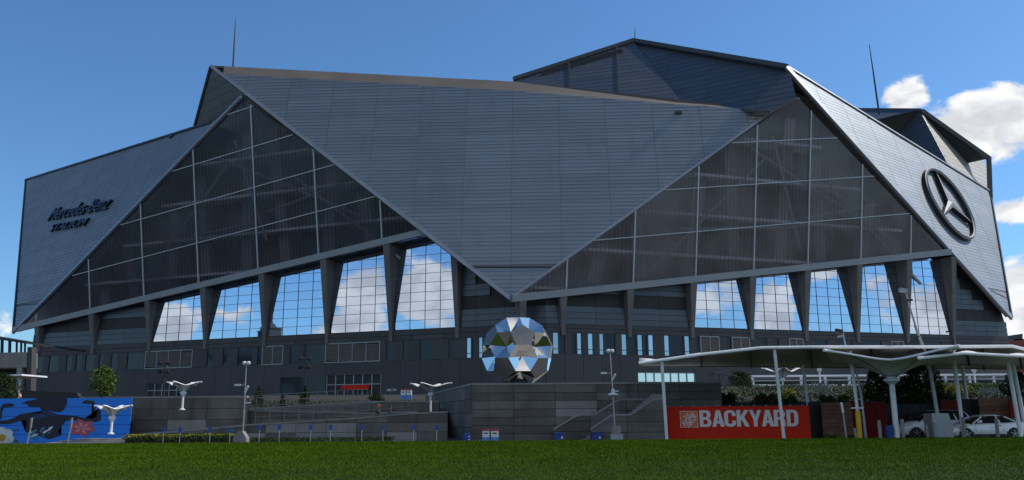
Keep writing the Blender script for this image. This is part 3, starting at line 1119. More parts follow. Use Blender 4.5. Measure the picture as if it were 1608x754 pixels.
# membrane roof strip along the top of the central wing
lo_ = [(333, 106), (350, 116), (800, 142), (1065, 164), (1211, 174)]
up_ = [(331, 103), (352, 104), (806, 128), (1064, 161), (1216, 172)]
lo3 = [PC.P(*p) - PC.n * 0.1 for p in lo_]
up3 = [at_Y(x, y, PC.P(lx, ly).y + 3.2) for (x, y), (lx, ly) in zip(up_, lo_)]
far3 = [p + V((0, 40, 2)) for p in up3]
for i in range(1, 4):
    k = 6
    for j in range(k):
        la, lb = lo3[i].lerp(lo3[i + 1], j / k), lo3[i].lerp(lo3[i + 1], (j + 1) / k)
        ua, ub = up3[i].lerp(up3[i + 1], j / k), up3[i].lerp(up3[i + 1], (j + 1) / k)
        MB().prism([la, lb, ub, ua], V((0, 0.3, -0.3))).build('roof_membrane', 'membrane', ST)
MB().prism([up3[0], up3[1], up3[2], up3[3], up3[4], up3[4] + V((0, 30, 0)), up3[0] + V((12, 60, 0))], (0, 0, -0.4)).build('flat_roof', 'membrane', ST)
# return wall behind the left peak
pk = PC.P(331, 105)
r1, r2 = at_Y(305, 201, PL.P(305, 201).y + 6), at_Y(377, 158, PL.P(376, 156).y + 1)
facet((pk, r1, r2), [(331, 107), (305, 202), (332, 204), (386, 170), (384, 150)], 'blue return wall behind the left peak', 'clad_dark', 1.9, 14)
MB().bar(pk, r1, 0.5, 0.5, (0, 1, 0)).build('edge_trim', 'trim_dark', ST)
# left wing roof behind
tl, tr_ = PL.P(41, 284), PL.P(332, 194)
MB().prism([tl, tr_, tr_ + V((30, 50, 0)), tl + V((40, 50, 0))], (0, 0, -0.5)).build('flat_roof', 'membrane', ST)
# masts
for (x0, y0, x1, y1, Y, rr) in ((366, 104, 370, 30, 175, 0.22), (1380, 174, 1365, 70, 200, 0.26), (997, 64, 997, 43, 195, 0.12)):
    p, q = at_Y(x0, y0, Y), at_Y(x1, y1, Y)
    MB().tube([p + V((0, 0, -1)), p.lerp(q, .5), q], [rr, rr * .8, rr * .35], 6).build('roof_mast', 'dark_metal', ST)
# small vents on the wings
for x, y in ((1065, 178), (270, 215)):
    fr = PC if x > 800 else PL
    piece('roof_vent', 'trim_dark', ST, fr.P(x, y) + fr.n * 0.25, fr.u * 1.4, fr.v * 0.6, fr.n * 0.4)

# ---- lettering on the left wing


def word_on(fr, body, px_a, px_b, cap_px, m, depth, shear, name, label, offset=0.0, h=0.5):
    """word whose baseline runs from px_a to px_b on a wing"""
    vs, fs = text_geo(body, 1.0, 0.5, shear, offset, 1.0)
    x0, x1 = min(v.x for v in vs), max(v.x for v in vs)
    ymax = max(v.y for v in vs)
    A, B, Cc = V(fr.px(*px_a)), V(fr.px(*px_b)), V(fr.px(*cap_px))
    ux = (B - A)
    uy = V((-ux.y, ux.x)).normalized()
    hgt = (Cc - A).dot(uy)
    pts = []
    for v in vs:
        q = A + ux * ((v.x - x0) / (x1 - x0)) + uy * (v.y / ymax * hgt)
        pts.append(fr.to3(q, h + v.z * depth))
    return MB().add(pts, fs).build(name, m, ST, label)


word_on(PL, 'Mercedes-Benz', (77, 348), (172, 329), (77, 331), 'sign_metal', 0.55, 0.35, 'wall_lettering', 'dark slanted raised lettering', 0.0, 0.35)
word_on(PL, 'STADIUM', (80, 365), (137, 355), (80, 355), 'sign_metal', 0.55, 0.3, 'wall_lettering', 'smaller dark raised lettering', 0.0, 0.35)

# ---- round three-pointed emblem on the right wing
c2 = V(PR.px(1487, 322))
ra = (V(PR.px(1450, 266)) - V(PR.px(1524, 379))).length / 2
rad = abs(PR.px(1450, 300)[0] - PR.px(1524, 345)[0]) / 2 * 1.02
tx, bx_ = V(PR.px(1455, 267)), V(PR.px(1520, 379))
hx = [V(PR.px(1443, 283)), V(PR.px(1530, 362))]
er = 0.235 * ((tx - bx_).length + (hx[0] - hx[1]).length)
print('emblem', c2, er, (tx - bx_).length, (hx[0] - hx[1]).length)


def ring(r0, r1, h0, h1, k=56):
    vs, fs = [], []
    for j in range(k):
        a_ = 2 * math.pi * j / k
        d_ = V((math.cos(a_), math.sin(a_)))
        for (r_, h_) in ((r0, h0), (r1, h0), (r1 - 0.15, h1), ((r0 + r1) / 2, h1 + 0.25), (r0 + 0.15, h1)):
            vs.append(PR.to3(c2 + d_ * r_, h_))
    for j in range(k):
        for i in range(5):
            fs.append((j * 5 + i, j * 5 + (i + 1) % 5, ((j + 1) % k) * 5 + (i + 1) % 5, ((j + 1) % k) * 5 + i))
    return MB().add(vs, fs)


eb = ring(er * 0.925, er, 0.9, 1.0).build('emblem_ring', 'emblem', ST, 'raised grey ring of the round emblem')
ring(er * 0.915, er * 1.0, 0.1, 0.88).build('emblem_drum', 'emblem_side', eb)
sb = MB()
pts = []
up2 = V((0, 1))
star2 = []
for i in range(3):
    a_ = R(90 + 120 * i)
    star2.append(c2 + V((math.cos(a_), math.sin(a_))) * er * 0.9)
    a_ += R(60)
    star2.append(c2 + V((math.cos(a_), math.sin(a_))) * er * 0.115)
vs = [PR.to3(q, 1.0) for q in star2] + [PR.to3(c2, 1.3)]
sb.add(vs, [(i, (i + 1) % 6, 6) for i in range(6)] + [(5, 4, 3, 2, 1, 0)]).build('emblem_star', 'emblem', eb)
vs = [PR.to3(q, .98) for q in star2] + [PR.to3(q, 0.1) for q in star2]
MB().add(vs, [(i, i + 6, (i + 1) % 6 + 6, (i + 1) % 6) for i in range(6)]).build('emblem_star_sides', 'emblem_side', eb)

# ------------------------------------------------------------------ retaining walls and terraces
mat('rail_grey', (0.13, 0.135, 0.14), 0.5, 0.4, 0.1)
mat('planting_soil', (0.022, 0.02, 0.013), 0.95, 0, 0.3, 0.6)
UPZ = V((0, 0, 1))


def yplane(Y):
    return Frame(V((0, Y, 0)), V((0, -1, 0)))


def course_wall(name, fr, x0, x1, ztop, label, rows, colw, m='concrete', th=0.4, zbot=None, pale=(), coping=True, cat='wall'):
    """concrete wall of cast panels; ztop is a function of the u coordinate"""
    zbot = ROAD_Z - 0.05 if zbot is None else zbot
    root = thing(name, fr.to3(((x0 + x1) / 2, zbot)), label, cat)
    zm = max(ztop(x0), ztop(x1), ztop((x0 + x1) / 2))
    nseg = 24
    us = [x0 + (x1 - x0) * i / nseg for i in range(nseg + 1)]
    poly = [(x0, zbot)] + [(x1, zbot)] + [(u, ztop(u)) for u in us[::-1]]
    MB().prism([fr.to3(p, -0.05) for p in poly], -fr.n * th).build('core', 'black' if m != 'white' else m, root)
    rh = (zm - zbot) / rows
    nc_ = max(1, round((x1 - x0) / colw))
    cw = (x1 - x0) / nc_
    for r in range(rows):
        for c in range(nc_):
            g = 0.012
            sh = 0.0
            cell = [(x0 + c * cw + g, zbot + r * rh + g), (x0 + (c + 1) * cw - g, zbot + r * rh + g), (x0 + (c + 1) * cw - g, zbot + (r + 1) * rh - g), (x0 + c * cw + g, zbot + (r + 1) * rh - g)]
            q = clip_convex(poly, cell)
            if len(q) < 3 or abs(area2(q)) < 0.01:
                continue
            MB().prism([fr.to3(p, -0.06) for p in q], fr.n * (0.06 + random.uniform(0, 0.02))).build('panel', 'concrete_pale' if (r, c) in pale else m, root)
    if coping:
        cb = MB()
        for i in range(nseg):
            a_, b_ = us[i], us[i + 1]
            cb.prism([fr.to3((a_, ztop(a_)), 0.04), fr.to3((b_, ztop(b_)), 0.04), fr.to3((b_, ztop(b_)), -th - 0.1), fr.to3((a_, ztop(a_)), -th - 0.1)], (0, 0, 0.1))
        cb.build('coping', 'coping', root)
    return root


def line_z(Y, *pts):
    """height function through pixels taken at distance Y"""
    q = [at_Y(x, y, Y) for x, y in pts]
    xs, zs = [p.x for p in q], [p.z for p in q]
    return lambda u: float(np.interp(u, xs, zs))


def X(px, Y, y=650):
    return at_Y(px, y, Y).x


# big block carrying the mirrored ball
YB = 48.0
ZB = at_Y(850, 604, YB).z
fB = yplane(YB)
course_wall('concrete_block_wall', fB, X(741, YB), X(1135, YB), lambda u: ZB, 'tall board-marked concrete wall under the mirrored ball', 7, 2.2, pale={(3, 2), (4, 2)}, th=0.6)
cr = V((X(741, YB), YB, 0))
far = V((X(668, 74), 74, 0))
dd = (far - cr).normalized()
fS = Frame(cr, V((-dd.y, dd.x, 0)) if V((-dd.y, dd.x, 0)).x < 0 else V((dd.y, -dd.x, 0)))
L_ = (far - cr).length
u_far = fS.to2(far)[0]
course_wall('concrete_side_wall', fS, min(u_far, -0.02), max(u_far, -0.02), lambda u: ZB, 'bluish side face of the tall concrete block left of the ball', 4, 2.6, th=0.5)
sheet('terrace', X(741, YB) + 0.3, X(1133, YB), YB + 0.4, 141, ZB - 0.02, 'paving')

# stair parapets on the right of the block and the steps between them
for nm, Yp, pts, lab in (('stair_parapet', 47.3, [(869, 676), (908, 653), (933, 653), (972, 629), (1042, 628)], 'stepped concrete stair parapet against the block wall, further from the lawn'),
                         ('stair_parapet', 45.2, [(927, 676), (962, 653), (990, 653), (1026, 629), (1042, 629)], 'stepped concrete stair parapet nearer the lawn left of the red sign')):
    fz = line_z(Yp, *pts)
    course_wall(nm, yplane(Yp), X(pts[0][0], Yp), X(pts[-1][0], Yp), fz, lab, 4, 1.9, th=0.25)
st = thing('outdoor_stair', (X(950, 46.3), 46.3, ROAD_Z), 'concrete stair climbing between two parapets beside the block', 'stair')
xa, za = X(915, 46.3), ROAD_Z
for i in range(16):
    x_ = xa + i * 0.2 + (0.8 if i > 7 else 0)
    z_ = za + (i + 1) * 0.155
    xe_ = X(1040, 46.3)
    piece('step', 'concrete_pale', st, ((x_ + xe_) / 2, 46.2, (z_ + za) / 2), (xe_ - x_, 0, 0), (0, 1.5, 0), (0, 0, z_ - za))

# ramp walls to the left
YR = 50.0
course_wall('ramp_wall', yplane(YR), X(228, YR), X(703, YR), line_z(YR, (228, 683), (300, 677), (400, 668), (560, 658), (640, 651), (703, 648)), 'low concrete ramp wall rising to the right behind the lawn', 3, 1.75, pale={(0, 5), (0, 6), (1, 4), (0, 8), (1, 5), (0, 3), (1, 6)}, th=0.3)
YM = 54.0
course_wall('terrace_wall', yplane(YM), X(340, YM), X(655, YM), line_z(YM, (340, 646), (400, 646), (580, 650), (655, 648)), 'middle concrete terrace wall between the two ramps', 4, 2.0, th=0.3)
YU = 58.0
course_wall('upper_terrace_wall', yplane(YU), X(384, YU), X(690, YU), line_z(YU, (384, 644), (577, 632), (690, 632)), 'upper concrete terrace wall below the stadium entrance', 4, 2.4, th=0.3)
YW = 53.0
course_wall('concrete_wall', yplane(YW), X(203, YW), X(386, YW), lambda u: at_Y(300, 625, YW).z, 'stained concrete wall right of the blue mural', 4, 2.1, pale={(1, 1)}, th=0.35)
# ground behind the walls
zt_ = at_Y(400, 644, YU).z
tag(MB().add([(-140, YW + 0.3, 0.6), (X(700, YU), YW + 0.3, 0.6), (X(700, YU), YU + 0.35, zt_ - 0.1), (-140, YU + 0.35, zt_ - 0.1), (X(700, YU), 141.2, 4.5), (-300, 141.2, 4.5)], [(0, 1, 2, 3), (3, 2, 4, 5)]).build('bank', 'planting_soil'), kind='structure')

# railings


def railing(name, pts, label, step=0.75, h=0.85, m='rail_grey'):
    root = thing(name, pts[0], label, 'railing')
    for a_, b_ in zip(pts[:-1], pts[1:]):
        n = max(1, round((b_ - a_).length / step))
        for i in range(n + 1):
            p = a_.lerp(b_, i / n)
            piece('post', m, root, p + V((0, 0, h / 2)), (0.035, 0, 0), (0, 0.035, 0), (0, 0, h))
        for zz in (h, h * 0.55, h * 0.2):
            MB().tube([a_ + V((0, 0, zz)), b_ + V((0, 0, zz))], 0.014 if zz < h else 0.025, 5).build('rail', m, root)
    return root


railing('handrail', [at_Y(x, y, YU - 0.1) for x, y in ((386, 642), (577, 631))], 'thin metal railing on the upper terrace wall', 0.7)
railing('handrail', [at_Y(x, y, YR - 0.15) for x, y in ((400, 668), (560, 658), (640, 651))], 'thin metal railing along the low ramp wall', 0.9)
railing('handrail', [at_Y(x, y, YM - 0.15) for x, y in ((390, 646), (580, 650))], 'thin metal railing on the middle terrace wall', 1.0)
railing('handrail', [at_Y(x, y, 52) for x, y in ((1116, 606), (1160, 612), (1168, 620))], 'short railing at the right end of the concrete block', 0.5, 0.8)

# ------------------------------------------------------------------ blue mural wall
YMU = 51.0
fm = yplane(YMU)
mat('mural_blue', (0.010, 0.19, 0.72), 0.6, 0, 0.06, 0.5, objvar=0.03)
for nm, c in (('mural_navy', (0.006, 0.008, 0.022)), ('mural_mid', (0.012, 0.03, 0.11)), ('mural_pink', (0.42, 0.075, 0.10)), ('mural_rose', (0.55, 0.22, 0.22)), ('mural_white', (0.55, 0.57, 0.56)),
              ('mural_yellow', (0.42, 0.24, 0.02)), ('mural_teal', (0.03, 0.16, 0.24)), ('mural_green', (0.03, 0.10, 0.04))):
    mat(nm, c, 0.6, 0, 0.2, 3.0)
zmu = at_Y(100, 625, YMU).z
mu = course_wall('mural_wall', fm, X(-150, YMU), X(206, YMU), lambda u: zmu, 'bright blue painted wall with a dark dancing figure and flowers', 5, 14, m='mural_blue', th=0.3, coping=False)


def zp(lst):
    return [fm.px(x / 7.18, 600 + y / 7.18) for x, y in lst]


def paint(lst, m, lay, name):
    MB().add([fm.to3(q, 0.024 + 0.004 * lay) for q in zp(lst)], [tuple(range(len(lst)))]).build(name, m, mu)


def paint_tri(lst, m, lay, name):
    """paint a non-convex outline"""
    bm = bmesh.new()
    vs = [bm.verts.new(fm.to3(q, 0.024 + 0.004 * lay)) for q in zp(lst)]
    f = bm.faces.new(vs)
    bmesh.ops.triangulate(bm, faces=[f])
    me = bpy.data.meshes.new(name)
    bm.to_mesh(me)
    bm.free()
    me.materials.append(MATS[m])
    link(bpy.data.objects.new(name, me), mu)


paint_tri([(0, 432), (80, 432), (160, 405), (230, 362), (330, 347), (450, 352), (480, 327), (560, 322), (650, 367), (740, 372), (830, 377), (960, 407), (1050, 412), (1090, 392), (1108, 300), (1136, 300),
           (1142, 420), (1100, 450), (930, 452), (800, 424), (745, 440), (695, 495), (655, 560), (690, 600), (560, 645), (290, 560), (302, 430), (240, 434), (120, 472), (0, 477)], 'mural_navy', 1, 'painted_body')
paint_tri([(460, 172), (760, 172), (757, 250), (722, 312), (680, 342), (620, 337), (560, 317), (470, 332), (455, 282), (400, 287), (330, 277), (300, 243), (235, 242), (300, 217), (380, 202)], 'mural_navy', 1, 'painted_head')
paint_tri([(925, 232), (960, 206), (1040, 206), (1072, 236), (1077, 330), (1062, 392), (1036, 390), (1050, 320), (1046, 246), (950, 242)], 'mural_navy', 1, 'painted_hand')
paint_tri([(0, 412), (5, 302), (30, 252), (110, 237), (166, 252), (150, 276), (60, 282), (32, 312), (16, 420)], 'mural_navy', 1, 'painted_hand')
paint([(975, 205), (1000, 196), (1060, 200), (1070, 222), (1030, 214)], 'mural_teal', 2, 'painted_highlight')
paint([(365, 385), (440, 360), (520, 355), (545, 385), (470, 405), (390, 425)], 'mural_mid', 2, 'painted_highlight')
paint([(480, 335), (560, 330), (640, 372), (600, 385), (520, 372)], 'mural_mid', 2, 'painted_highlight')
paint([(610, 205), (650, 200), (640, 216), (615, 222)], 'mural_mid', 2, 'painted_highlight')
for i in range(6):
    a_ = R(60 * i + 15)
    c0 = (930, 515)
    tip = (c0[0] + 165 * math.cos(a_), c0[1] + 105 * math.sin(a_))
    l_ = (c0[0] + 115 * math.cos(a_ + .5), c0[1] + 75 * math.sin(a_ + .5))
    r_ = (c0[0] + 115 * math.cos(a_ - .5), c0[1] + 75 * math.sin(a_ - .5))
    paint([c0, r_, tip, l_], 'mural_pink', 2, 'painted_petal')
    l2 = (c0[0] + 70 * math.cos(a_ + .3), c0[1] + 45 * math.sin(a_ + .3))
    r2 = (c0[0] + 70 * math.cos(a_ - .3), c0[1] + 45 * math.sin(a_ - .3))
    t2 = (c0[0] + 115 * math.cos(a_), c0[1] + 74 * math.sin(a_))
    paint([c0, r2, t2, l2], 'mural_rose', 3, 'painted_petal')
for i in range(6):
    a_ = R(60 * i + 20)
    c0 = (35, 618)
    cc_ = (c0[0] + 75 * math.cos(a_), c0[1] + 62 * math.sin(a_))
    paint([(cc_[0] + 58 * math.cos(R(t_)), cc_[1] + 50 * math.sin(R(t_))) for t_ in range(0, 360, 36)], 'mural_white', 2 + i % 2, 'painted_petal')
paint([(30 + 42 * math.cos(R(t_)), 628 + 42 * math.sin(R(t_))) for t_ in range(0, 360, 36)], 'mural_yellow', 4, 'painted_petal')
paint([(140, 540), (180, 528), (222, 540), (180, 556)], 'mural_green', 2, 'painted_leaf')
paint([(160, 640), (200, 650), (205, 700), (170, 705)], 'mural_green', 2, 'painted_leaf')
for i in range(15):
    x_, y_ = 300 + random.uniform(0, 300), 545 + random.uniform(0, 90)
    l_, a_ = random.uniform(45, 110), R(random.uniform(-50, -10))
    w_ = random.uniform(8, 20)
    ex, ey = math.cos(a_), math.sin(a_)
    paint([(x_, y_), (x_ + ex * l_ * .5 - ey * w_, y_ + ey * l_ * .5 + ex * w_), (x_ + ex * l_, y_ + ey * l_), (x_ + ex * l_ * .5 + ey * w_, y_ + ey * l_ * .5 - ex * w_)], ['mural_white', 'mural_teal', 'mural_teal'][i % 3], 2 + i * 0.3, 'painted_frond')

# stone apron below the mural
ap = thing('stone_steps', (X(130, 46), 46, ROAD_Z), 'low pale stone steps in front of the blue mural', 'steps')
for i, (xa_, xb_, z_) in enumerate(((40, 205, -0.10), (75, 208, -0.03), (95, 211, 0.05), (118, 214, 0.12))):
    Y_ = 44.4 + i * 0.7
    nn = 5
    for k_ in range(nn):
        x0_, x1_ = X(xa_ + (xb_ - xa_) * k_ / nn, Y_), X(xa_ + (xb_ - xa_) * (k_ + 1) / nn, Y_)
        piece('stone', 'concrete_pale', ap, ((x0_ + x1_) / 2, Y_ + 0.5 + random.uniform(-.03, .03), (ROAD_Z + z_) / 2), (x1_ - x0_ - 0.02, 0, 0), (0, 1.0, 0), (0, 0, z_ - ROAD_Z + random.uniform(-.012, .012)))

# ------------------------------------------------------------------ mirrored ball
BY = 53.5
bc = at_Y(812.5, 553, BY)
BR = (at_Y(869, 553, BY) - at_Y(755.5, 553, BY)).length / 2 * 1.0
bc.z = max(bc.z, 0)
ball = thing('mirror_ball_sculpture', (bc.x, bc.y, ZB), 'large faceted mirrored soccer ball sculpture on the concrete block', 'sculpture')
mat('ball_satin', (0.20, 0.195, 0.185), 0.38, 0.7, 0.04, 1.0)
mat('ball_mirror', (0.74, 0.715, 0.68), 0.04, 1.0, 0.0, objvar=0.03)
ph = (1 + 5 ** 0.5) / 2
ico = [V(p).normalized() for p in [(-1, ph, 0), (1, ph, 0), (-1, -ph, 0), (1, -ph, 0), (0, -1, ph), (0, 1, ph), (0, -1, -ph), (0, 1, -ph), (ph, 0, -1), (ph, 0, 1), (-ph, 0, -1), (-ph, 0, 1)]]
el = min((ico[0] - ico[i]).length for i in range(1, 12))
nb = {i: [j for j in range(12) if j != i and (ico[i] - ico[j]).length < el * 1.05] for i in range(12)}
# turn one pentagon towards the viewer, slightly up and right, a corner on top
tgt = V((0.16, -0.90, 0.40)).normalized()
z0 = ico[0]
x0 = (ico[nb[0][0]] - z0 * ico[nb[0][0]].dot(z0)).normalized()
src = M((x0, z0.cross(x0), z0)).transposed()
tx_ = (UPZ - tgt * UPZ.dot(tgt)).normalized()
dst = M((tx_, tgt.cross(tx_), tgt)).transposed()
rot = dst @ src.inverted()
ico = [rot @ p for p in ico]


def tv(i, j):
    return (ico[i] * 2 + ico[j]) / 3


rn_ = tv(0, nb[0][0]).length
B3 = lambda p: bc + p * (BR / rn_)
faces = []
for i in range(12):
    pts = [tv(i, j) for j in nb[i]]
    c = sum(pts, V((0, 0, 0))) / 5
    ax_ = (pts[0] - c).normalized()
    ay_ = c.normalized().cross(ax_)
    pts.sort(key=lambda p: math.atan2((p - c).dot(ay_), (p - c).dot(ax_)))
    MB().prism([B3(p) for p in pts], -c.normalized() * 0.05).build('pentagon_plate', 'ball_satin', ball)
    for a_ in range(12):
        for b_ in range(a_ + 1, 12):
            if i < a_ and a_ in nb[i] and b_ in nb[i] and b_ in nb[a_]:
                faces.append((i, a_, b_))
for (i, a_, b_) in faces:
    pts = [tv(i, a_), tv(a_, i), tv(a_, b_), tv(b_, a_), tv(b_, i), tv(i, b_)]
    c = sum(pts, V((0, 0, 0))) / 6
    if (pts[1] - pts[0]).cross(pts[2] - pts[1]).dot(c) < 0:
        pts = pts[::-1]
    ctr = c * 0.745
    for k_ in range(6):
        MB().add([B3(pts[k_]), B3(pts[(k_ + 1) % 6]), B3(ctr)], [(0, 1, 2)]).build('mirror_facet', 'ball_mirror', ball)
MB().lathe([(0.9, ZB - 0.02), (0.9, bc.z - BR * 0.8)], 12, (bc.x, bc.y, 0)).build('pedestal', 'dark_metal', ball) if bc.z - BR * 0.8 > ZB else None

# ------------------------------------------------------------------ funnel shades


def funnel_shade(base, cup_z, top_z, half, rot_, label, r=0.09, twist=0.0, group='white funnel shades'):
    """inverted umbrella: mast, collar and a funnel of membrane with four raised corners"""
    base = V(base)
    root = thing('funnel_shade', base, label, 'shade', group)
    MB().lathe([(r * 2.6, 0.0), (r * 2.6, 0.06), (r * 1.1, 0.1), (r, 0.4), (r, cup_z - base.z)], 14, base).build('mast', 'white_paint', root, smooth=False)
    c = V((base.x, base.y, 0))
    MB().lathe([(r * 1.1, cup_z - 0.38), (r * 2.9, cup_z - 0.2), (r * 2.9, cup_z - 0.12), (r * 2.0, cup_z - 0.06), (r * 2.0, cup_z + 0.1)], 16, c).build('collar', 'white_paint', root)
    n, m_ = 48, 14
    vs, fs = [], []
    rim = []
    for i in range(n):
        a_ = 2 * math.pi * i / n
        # square outline with edges drawn in
        q = (a_ + math.pi / 4) % (math.pi / 2) - math.pi / 4      # angle from the nearest edge middle
        rad_ = half / math.cos(q) * (1 - 0.10 * math.cos(2 * q) ** 1.0)
        t_ = abs(q) / (math.pi / 4)
        zr = top_z - (1 - t_ ** 1.7) * (top_z - cup_z) * 0.42
        row = []
        for j in range(m_ + 1):
            s_ = j / m_
            rr_ = r * 2.2 + (rad_ - r * 2.2) * s_
            z_ = cup_z + (zr - cup_z) * (1 - (1 - s_) ** 2.1)
            row.append(c + V((rr_ * math.cos(a_ + rot_), rr_ * math.sin(a_ + rot_), z_)))
        vs += row
        rim.append(row[-1])
    for i in range(n):
        for j in range(m_):
            p = i * (m_ + 1) + j
            q_ = ((i + 1) % n) * (m_ + 1) + j
            fs.append((p, q_, q_ + 1, p + 1))
    mem = MB().add(vs, fs).build('membrane', 'fabric', root, smooth=True)
    md = mem.modifiers.new('thickness', 'SOLIDIFY')
    md.thickness = 0.02
    MB().tube(rim + [rim[0]], 0.028 if half < 2 else 0.06, 6, False).build('edge_cable', 'white_paint', root)
    for i in range(4):
        k_ = (6 + 12 * i) % n
        p = rim[k_]
        d_ = V((p.x - c.x, p.y - c.y, 0)).normalized()
        MB().tube([p - d_ * 0.35 + V((0, 0, -0.05)), p + d_ * 0.12], 0.045 if half < 2 else 0.08, 8).build('corner_plate', 'white_paint', root)
    for i in range(4):
        k_ = (6 + 12 * i) % n
        arm = [vs[k_ * (m_ + 1) + j] + V((0, 0, -0.05)) for j in range(0, m_ + 1, 2)]
        MB().tube(arm, 0.035, 5).build('arm', 'grey_metal', root)
    return root


def shade_px(xc, ybase, ycup, ytop, halfpx, Y, label, rot_=0.3, r=0.065):
    b_ = at_Y(xc, ybase, Y)
    cz, tz = at_Y(xc, ycup, Y).z, at_Y(xc, ytop, Y).z
    h_ = (at_Y(xc + halfpx, ytop, Y) - at_Y(xc, ytop, Y)).length
    return funnel_shade(b_, cz, tz, h_ / 1.25, rot_, label, r)


shade_px(174, 682, 651, 637, 24, 46.5, 'small white funnel shade in front of the blue mural', 0.75)
shade_px(286, 644, 613, 600, 24, 52.2, 'white funnel shade standing over the stained concrete wall', 0.6)
shade_px(676, 651, 615, 602, 29, 54.8, 'white funnel shade above the ramp left of the concrete block', 0.45)
shade_px(1231, 628, 593, 578, 25, 62, 'white funnel shade behind the red sign', 0.6)
shade_px(1289, 612, 577, 563, 25, 66, 'white funnel shade half hidden by the big canopy, right of the red sign', 0.3)
shade_px(1533, 614, 578, 565, 25, 66, 'white funnel shade behind the silver coupe and its canopy', 0.3)
big = funnel_shade(V((X(1405, 43.9), 43.9, ROAD_Z)), at_Y(1399, 592, 43.9).z, at_Y(1399, 553, 43.9).z, 2.97, -0.40, 'largest white funnel shade, in front of the white hatchback', 0.14)

# ------------------------------------------------------------------ long tensile canopies on poles


def canopy(name, front, rear, Yf, Yr, label, ribs, tube_r=0.085, n=40):
    root = thing(name, (at_Y(*front[0], Yf).x, (Yf + Yr) / 2, ROAD_Z), label, 'canopy', 'long tensile canopies')
    fp = [at_Y(x, y, Yf) for x, y in front]
    rp_ = [at_Y(x, y, Yr) for x, y in rear]

    def walk(pts, t_):
        ls = [(b_ - a_).length for a_, b_ in zip(pts[:-1], pts[1:])]
        d_ = t_ * sum(ls)
        for (a_, b_), l_ in zip(zip(pts[:-1], pts[1:]), ls):
            if d_ <= l_ or l_ is ls[-1]:
                return a_.lerp(b_, min(1, d_ / l_))
            d_ -= l_
        return pts[-1]
    m_ = 12
    vs, fs = [], []
    for i in range(n + 1):
        a_, b_ = walk(fp, i / n), walk(rp_, i / n)
        for j in range(m_ + 1):
            s_ = j / m_
            p = a_.lerp(b_, s_)
            p.z += 0.35 * math.sin(math.pi * s_) * (0.6 + 0.4 * math.cos(i / n * math.pi * 2 * ribs))
            vs.append(p)
    for i in range(n):
        for j in range(m_):
            k_ = i * (m_ + 1) + j
            fs.append((k_, k_ + 1, k_ + m_ + 2, k_ + m_ + 1))
    mem = MB().add(vs, fs).build('membrane', 'fabric', root, smooth=True)
    md = mem.modifiers.new('thickness', 'SOLIDIFY')
    md.thickness = 0.04
    MB().tube(fp, tube_r, 8).build('front_edge_tube', 'white_paint', root)
    MB().tube(rp_, tube_r * 0.6, 8).build('rear_edge_tube', 'grey_metal', root)
    for i in range(ribs + 1):
        k_ = round(i * n / ribs)
        arc = [vs[k_ * (m_ + 1) + j] + V((0, 0, -0.07)) for j in range(m_ + 1)]
        MB().tube(arc, 0.05, 6).build('rib', 'dark_metal', root)
    return root


c1 = canopy('tensile_canopy', [(1003, 571), (1100, 557), (1195, 546.5), (1300, 545), (1450, 545), (1590, 544), (1640, 556)], [(1006, 575), (1150, 575), (1300, 577), (1450, 578), (1640, 580)], 43.2, 52.0, 'long cream canopy over the red sign, behind the other canopies', 7)
c2_ = canopy('tensile_canopy', [(1441, 563), (1512, 555), (1608, 560), (1680, 563)], [(1446, 573), (1520, 572), (1600, 575), (1680, 575)], 40.6, 46.0, 'short white canopy above the silver coupe at the right edge', 3, 0.08)


def pole_part(parent, a, b, Ya, Yb=None, r=0.085, m='white_paint', split=None):
    p, q = at_Y(*a, Ya), at_Y(*b, Yb or Ya)
    base = V((p.x, p.y, ROAD_Z))
    MB().tube([base + (p - q).normalized() * 0.0, p.lerp(q, .5), q], r, 10).build('pole', m, parent)
    MB().lathe([(r * 2.2, ROAD_Z), (r * 2.2, ROAD_Z + 0.05), (r * 1.2, ROAD_Z + 0.09)], 12, (p.x, p.y, 0)).build('base_plate', 'white_paint', parent)


pole_part(c1, (1047, 687), (1039, 566), 43.9, 43.3)
pole_part(c1, (1231, 687), (1216, 549), 43.9, 43.3)
pole_part(c1, (1275, 685), (1261, 574), 48.0, 48.0)
pole_part(c1, (1352, 688), (1335, 552), 44.4, 44.0)
pole_part(c1, (1524, 670), (1511, 575), 50.0, 50.0, 0.1)
pole_part(c2_, (1513, 680), (1498, 566), 44.0, 43.5, 0.1)
pole_part(c2_, (1604, 690), (1582, 566), 43.0, 42.5, 0.1)
pole_part(c2_, (1612, 680), (1590, 570), 46.0, 45.5, 0.1)

# ------------------------------------------------------------------ red sign wall with lettering
YS = 46.4
fs_ = yplane(YS)
zs1 = at_Y(1150, 638, YS).z
sg = thing('red_sign_wall', (X(1155, YS), YS, ROAD_Z), 'long red sign wall with white capital lettering under the canopy', 'sign')
x0_, x1_ = X(1042, YS), X(1271, YS)
npan = 8
for i in range(npan):
    a_, b_ = x0_ + (x1_ - x0_) * i / npan, x0_ + (x1_ - x0_) * (i + 1) / npan
    piece('panel', 'red_panel', sg, ((a_ + b_) / 2, YS + 0.05, (zs1 + ROAD_Z) / 2), (b_ - a_ - 0.008, 0, 0), (0, 0.1, 0), (0, 0, zs1 - ROAD_Z))
for i in range(npan + 4):
    a_ = x0_ + (x1_ - x0_) * (i + 0.5) / (npan + 4)
    piece('panel_clip', 'grey_metal', sg, (a_, YS + 0.05, zs1 + 0.03), (0.06, 0, 0), (0, 0.06, 0), (0, 0, 0.06))


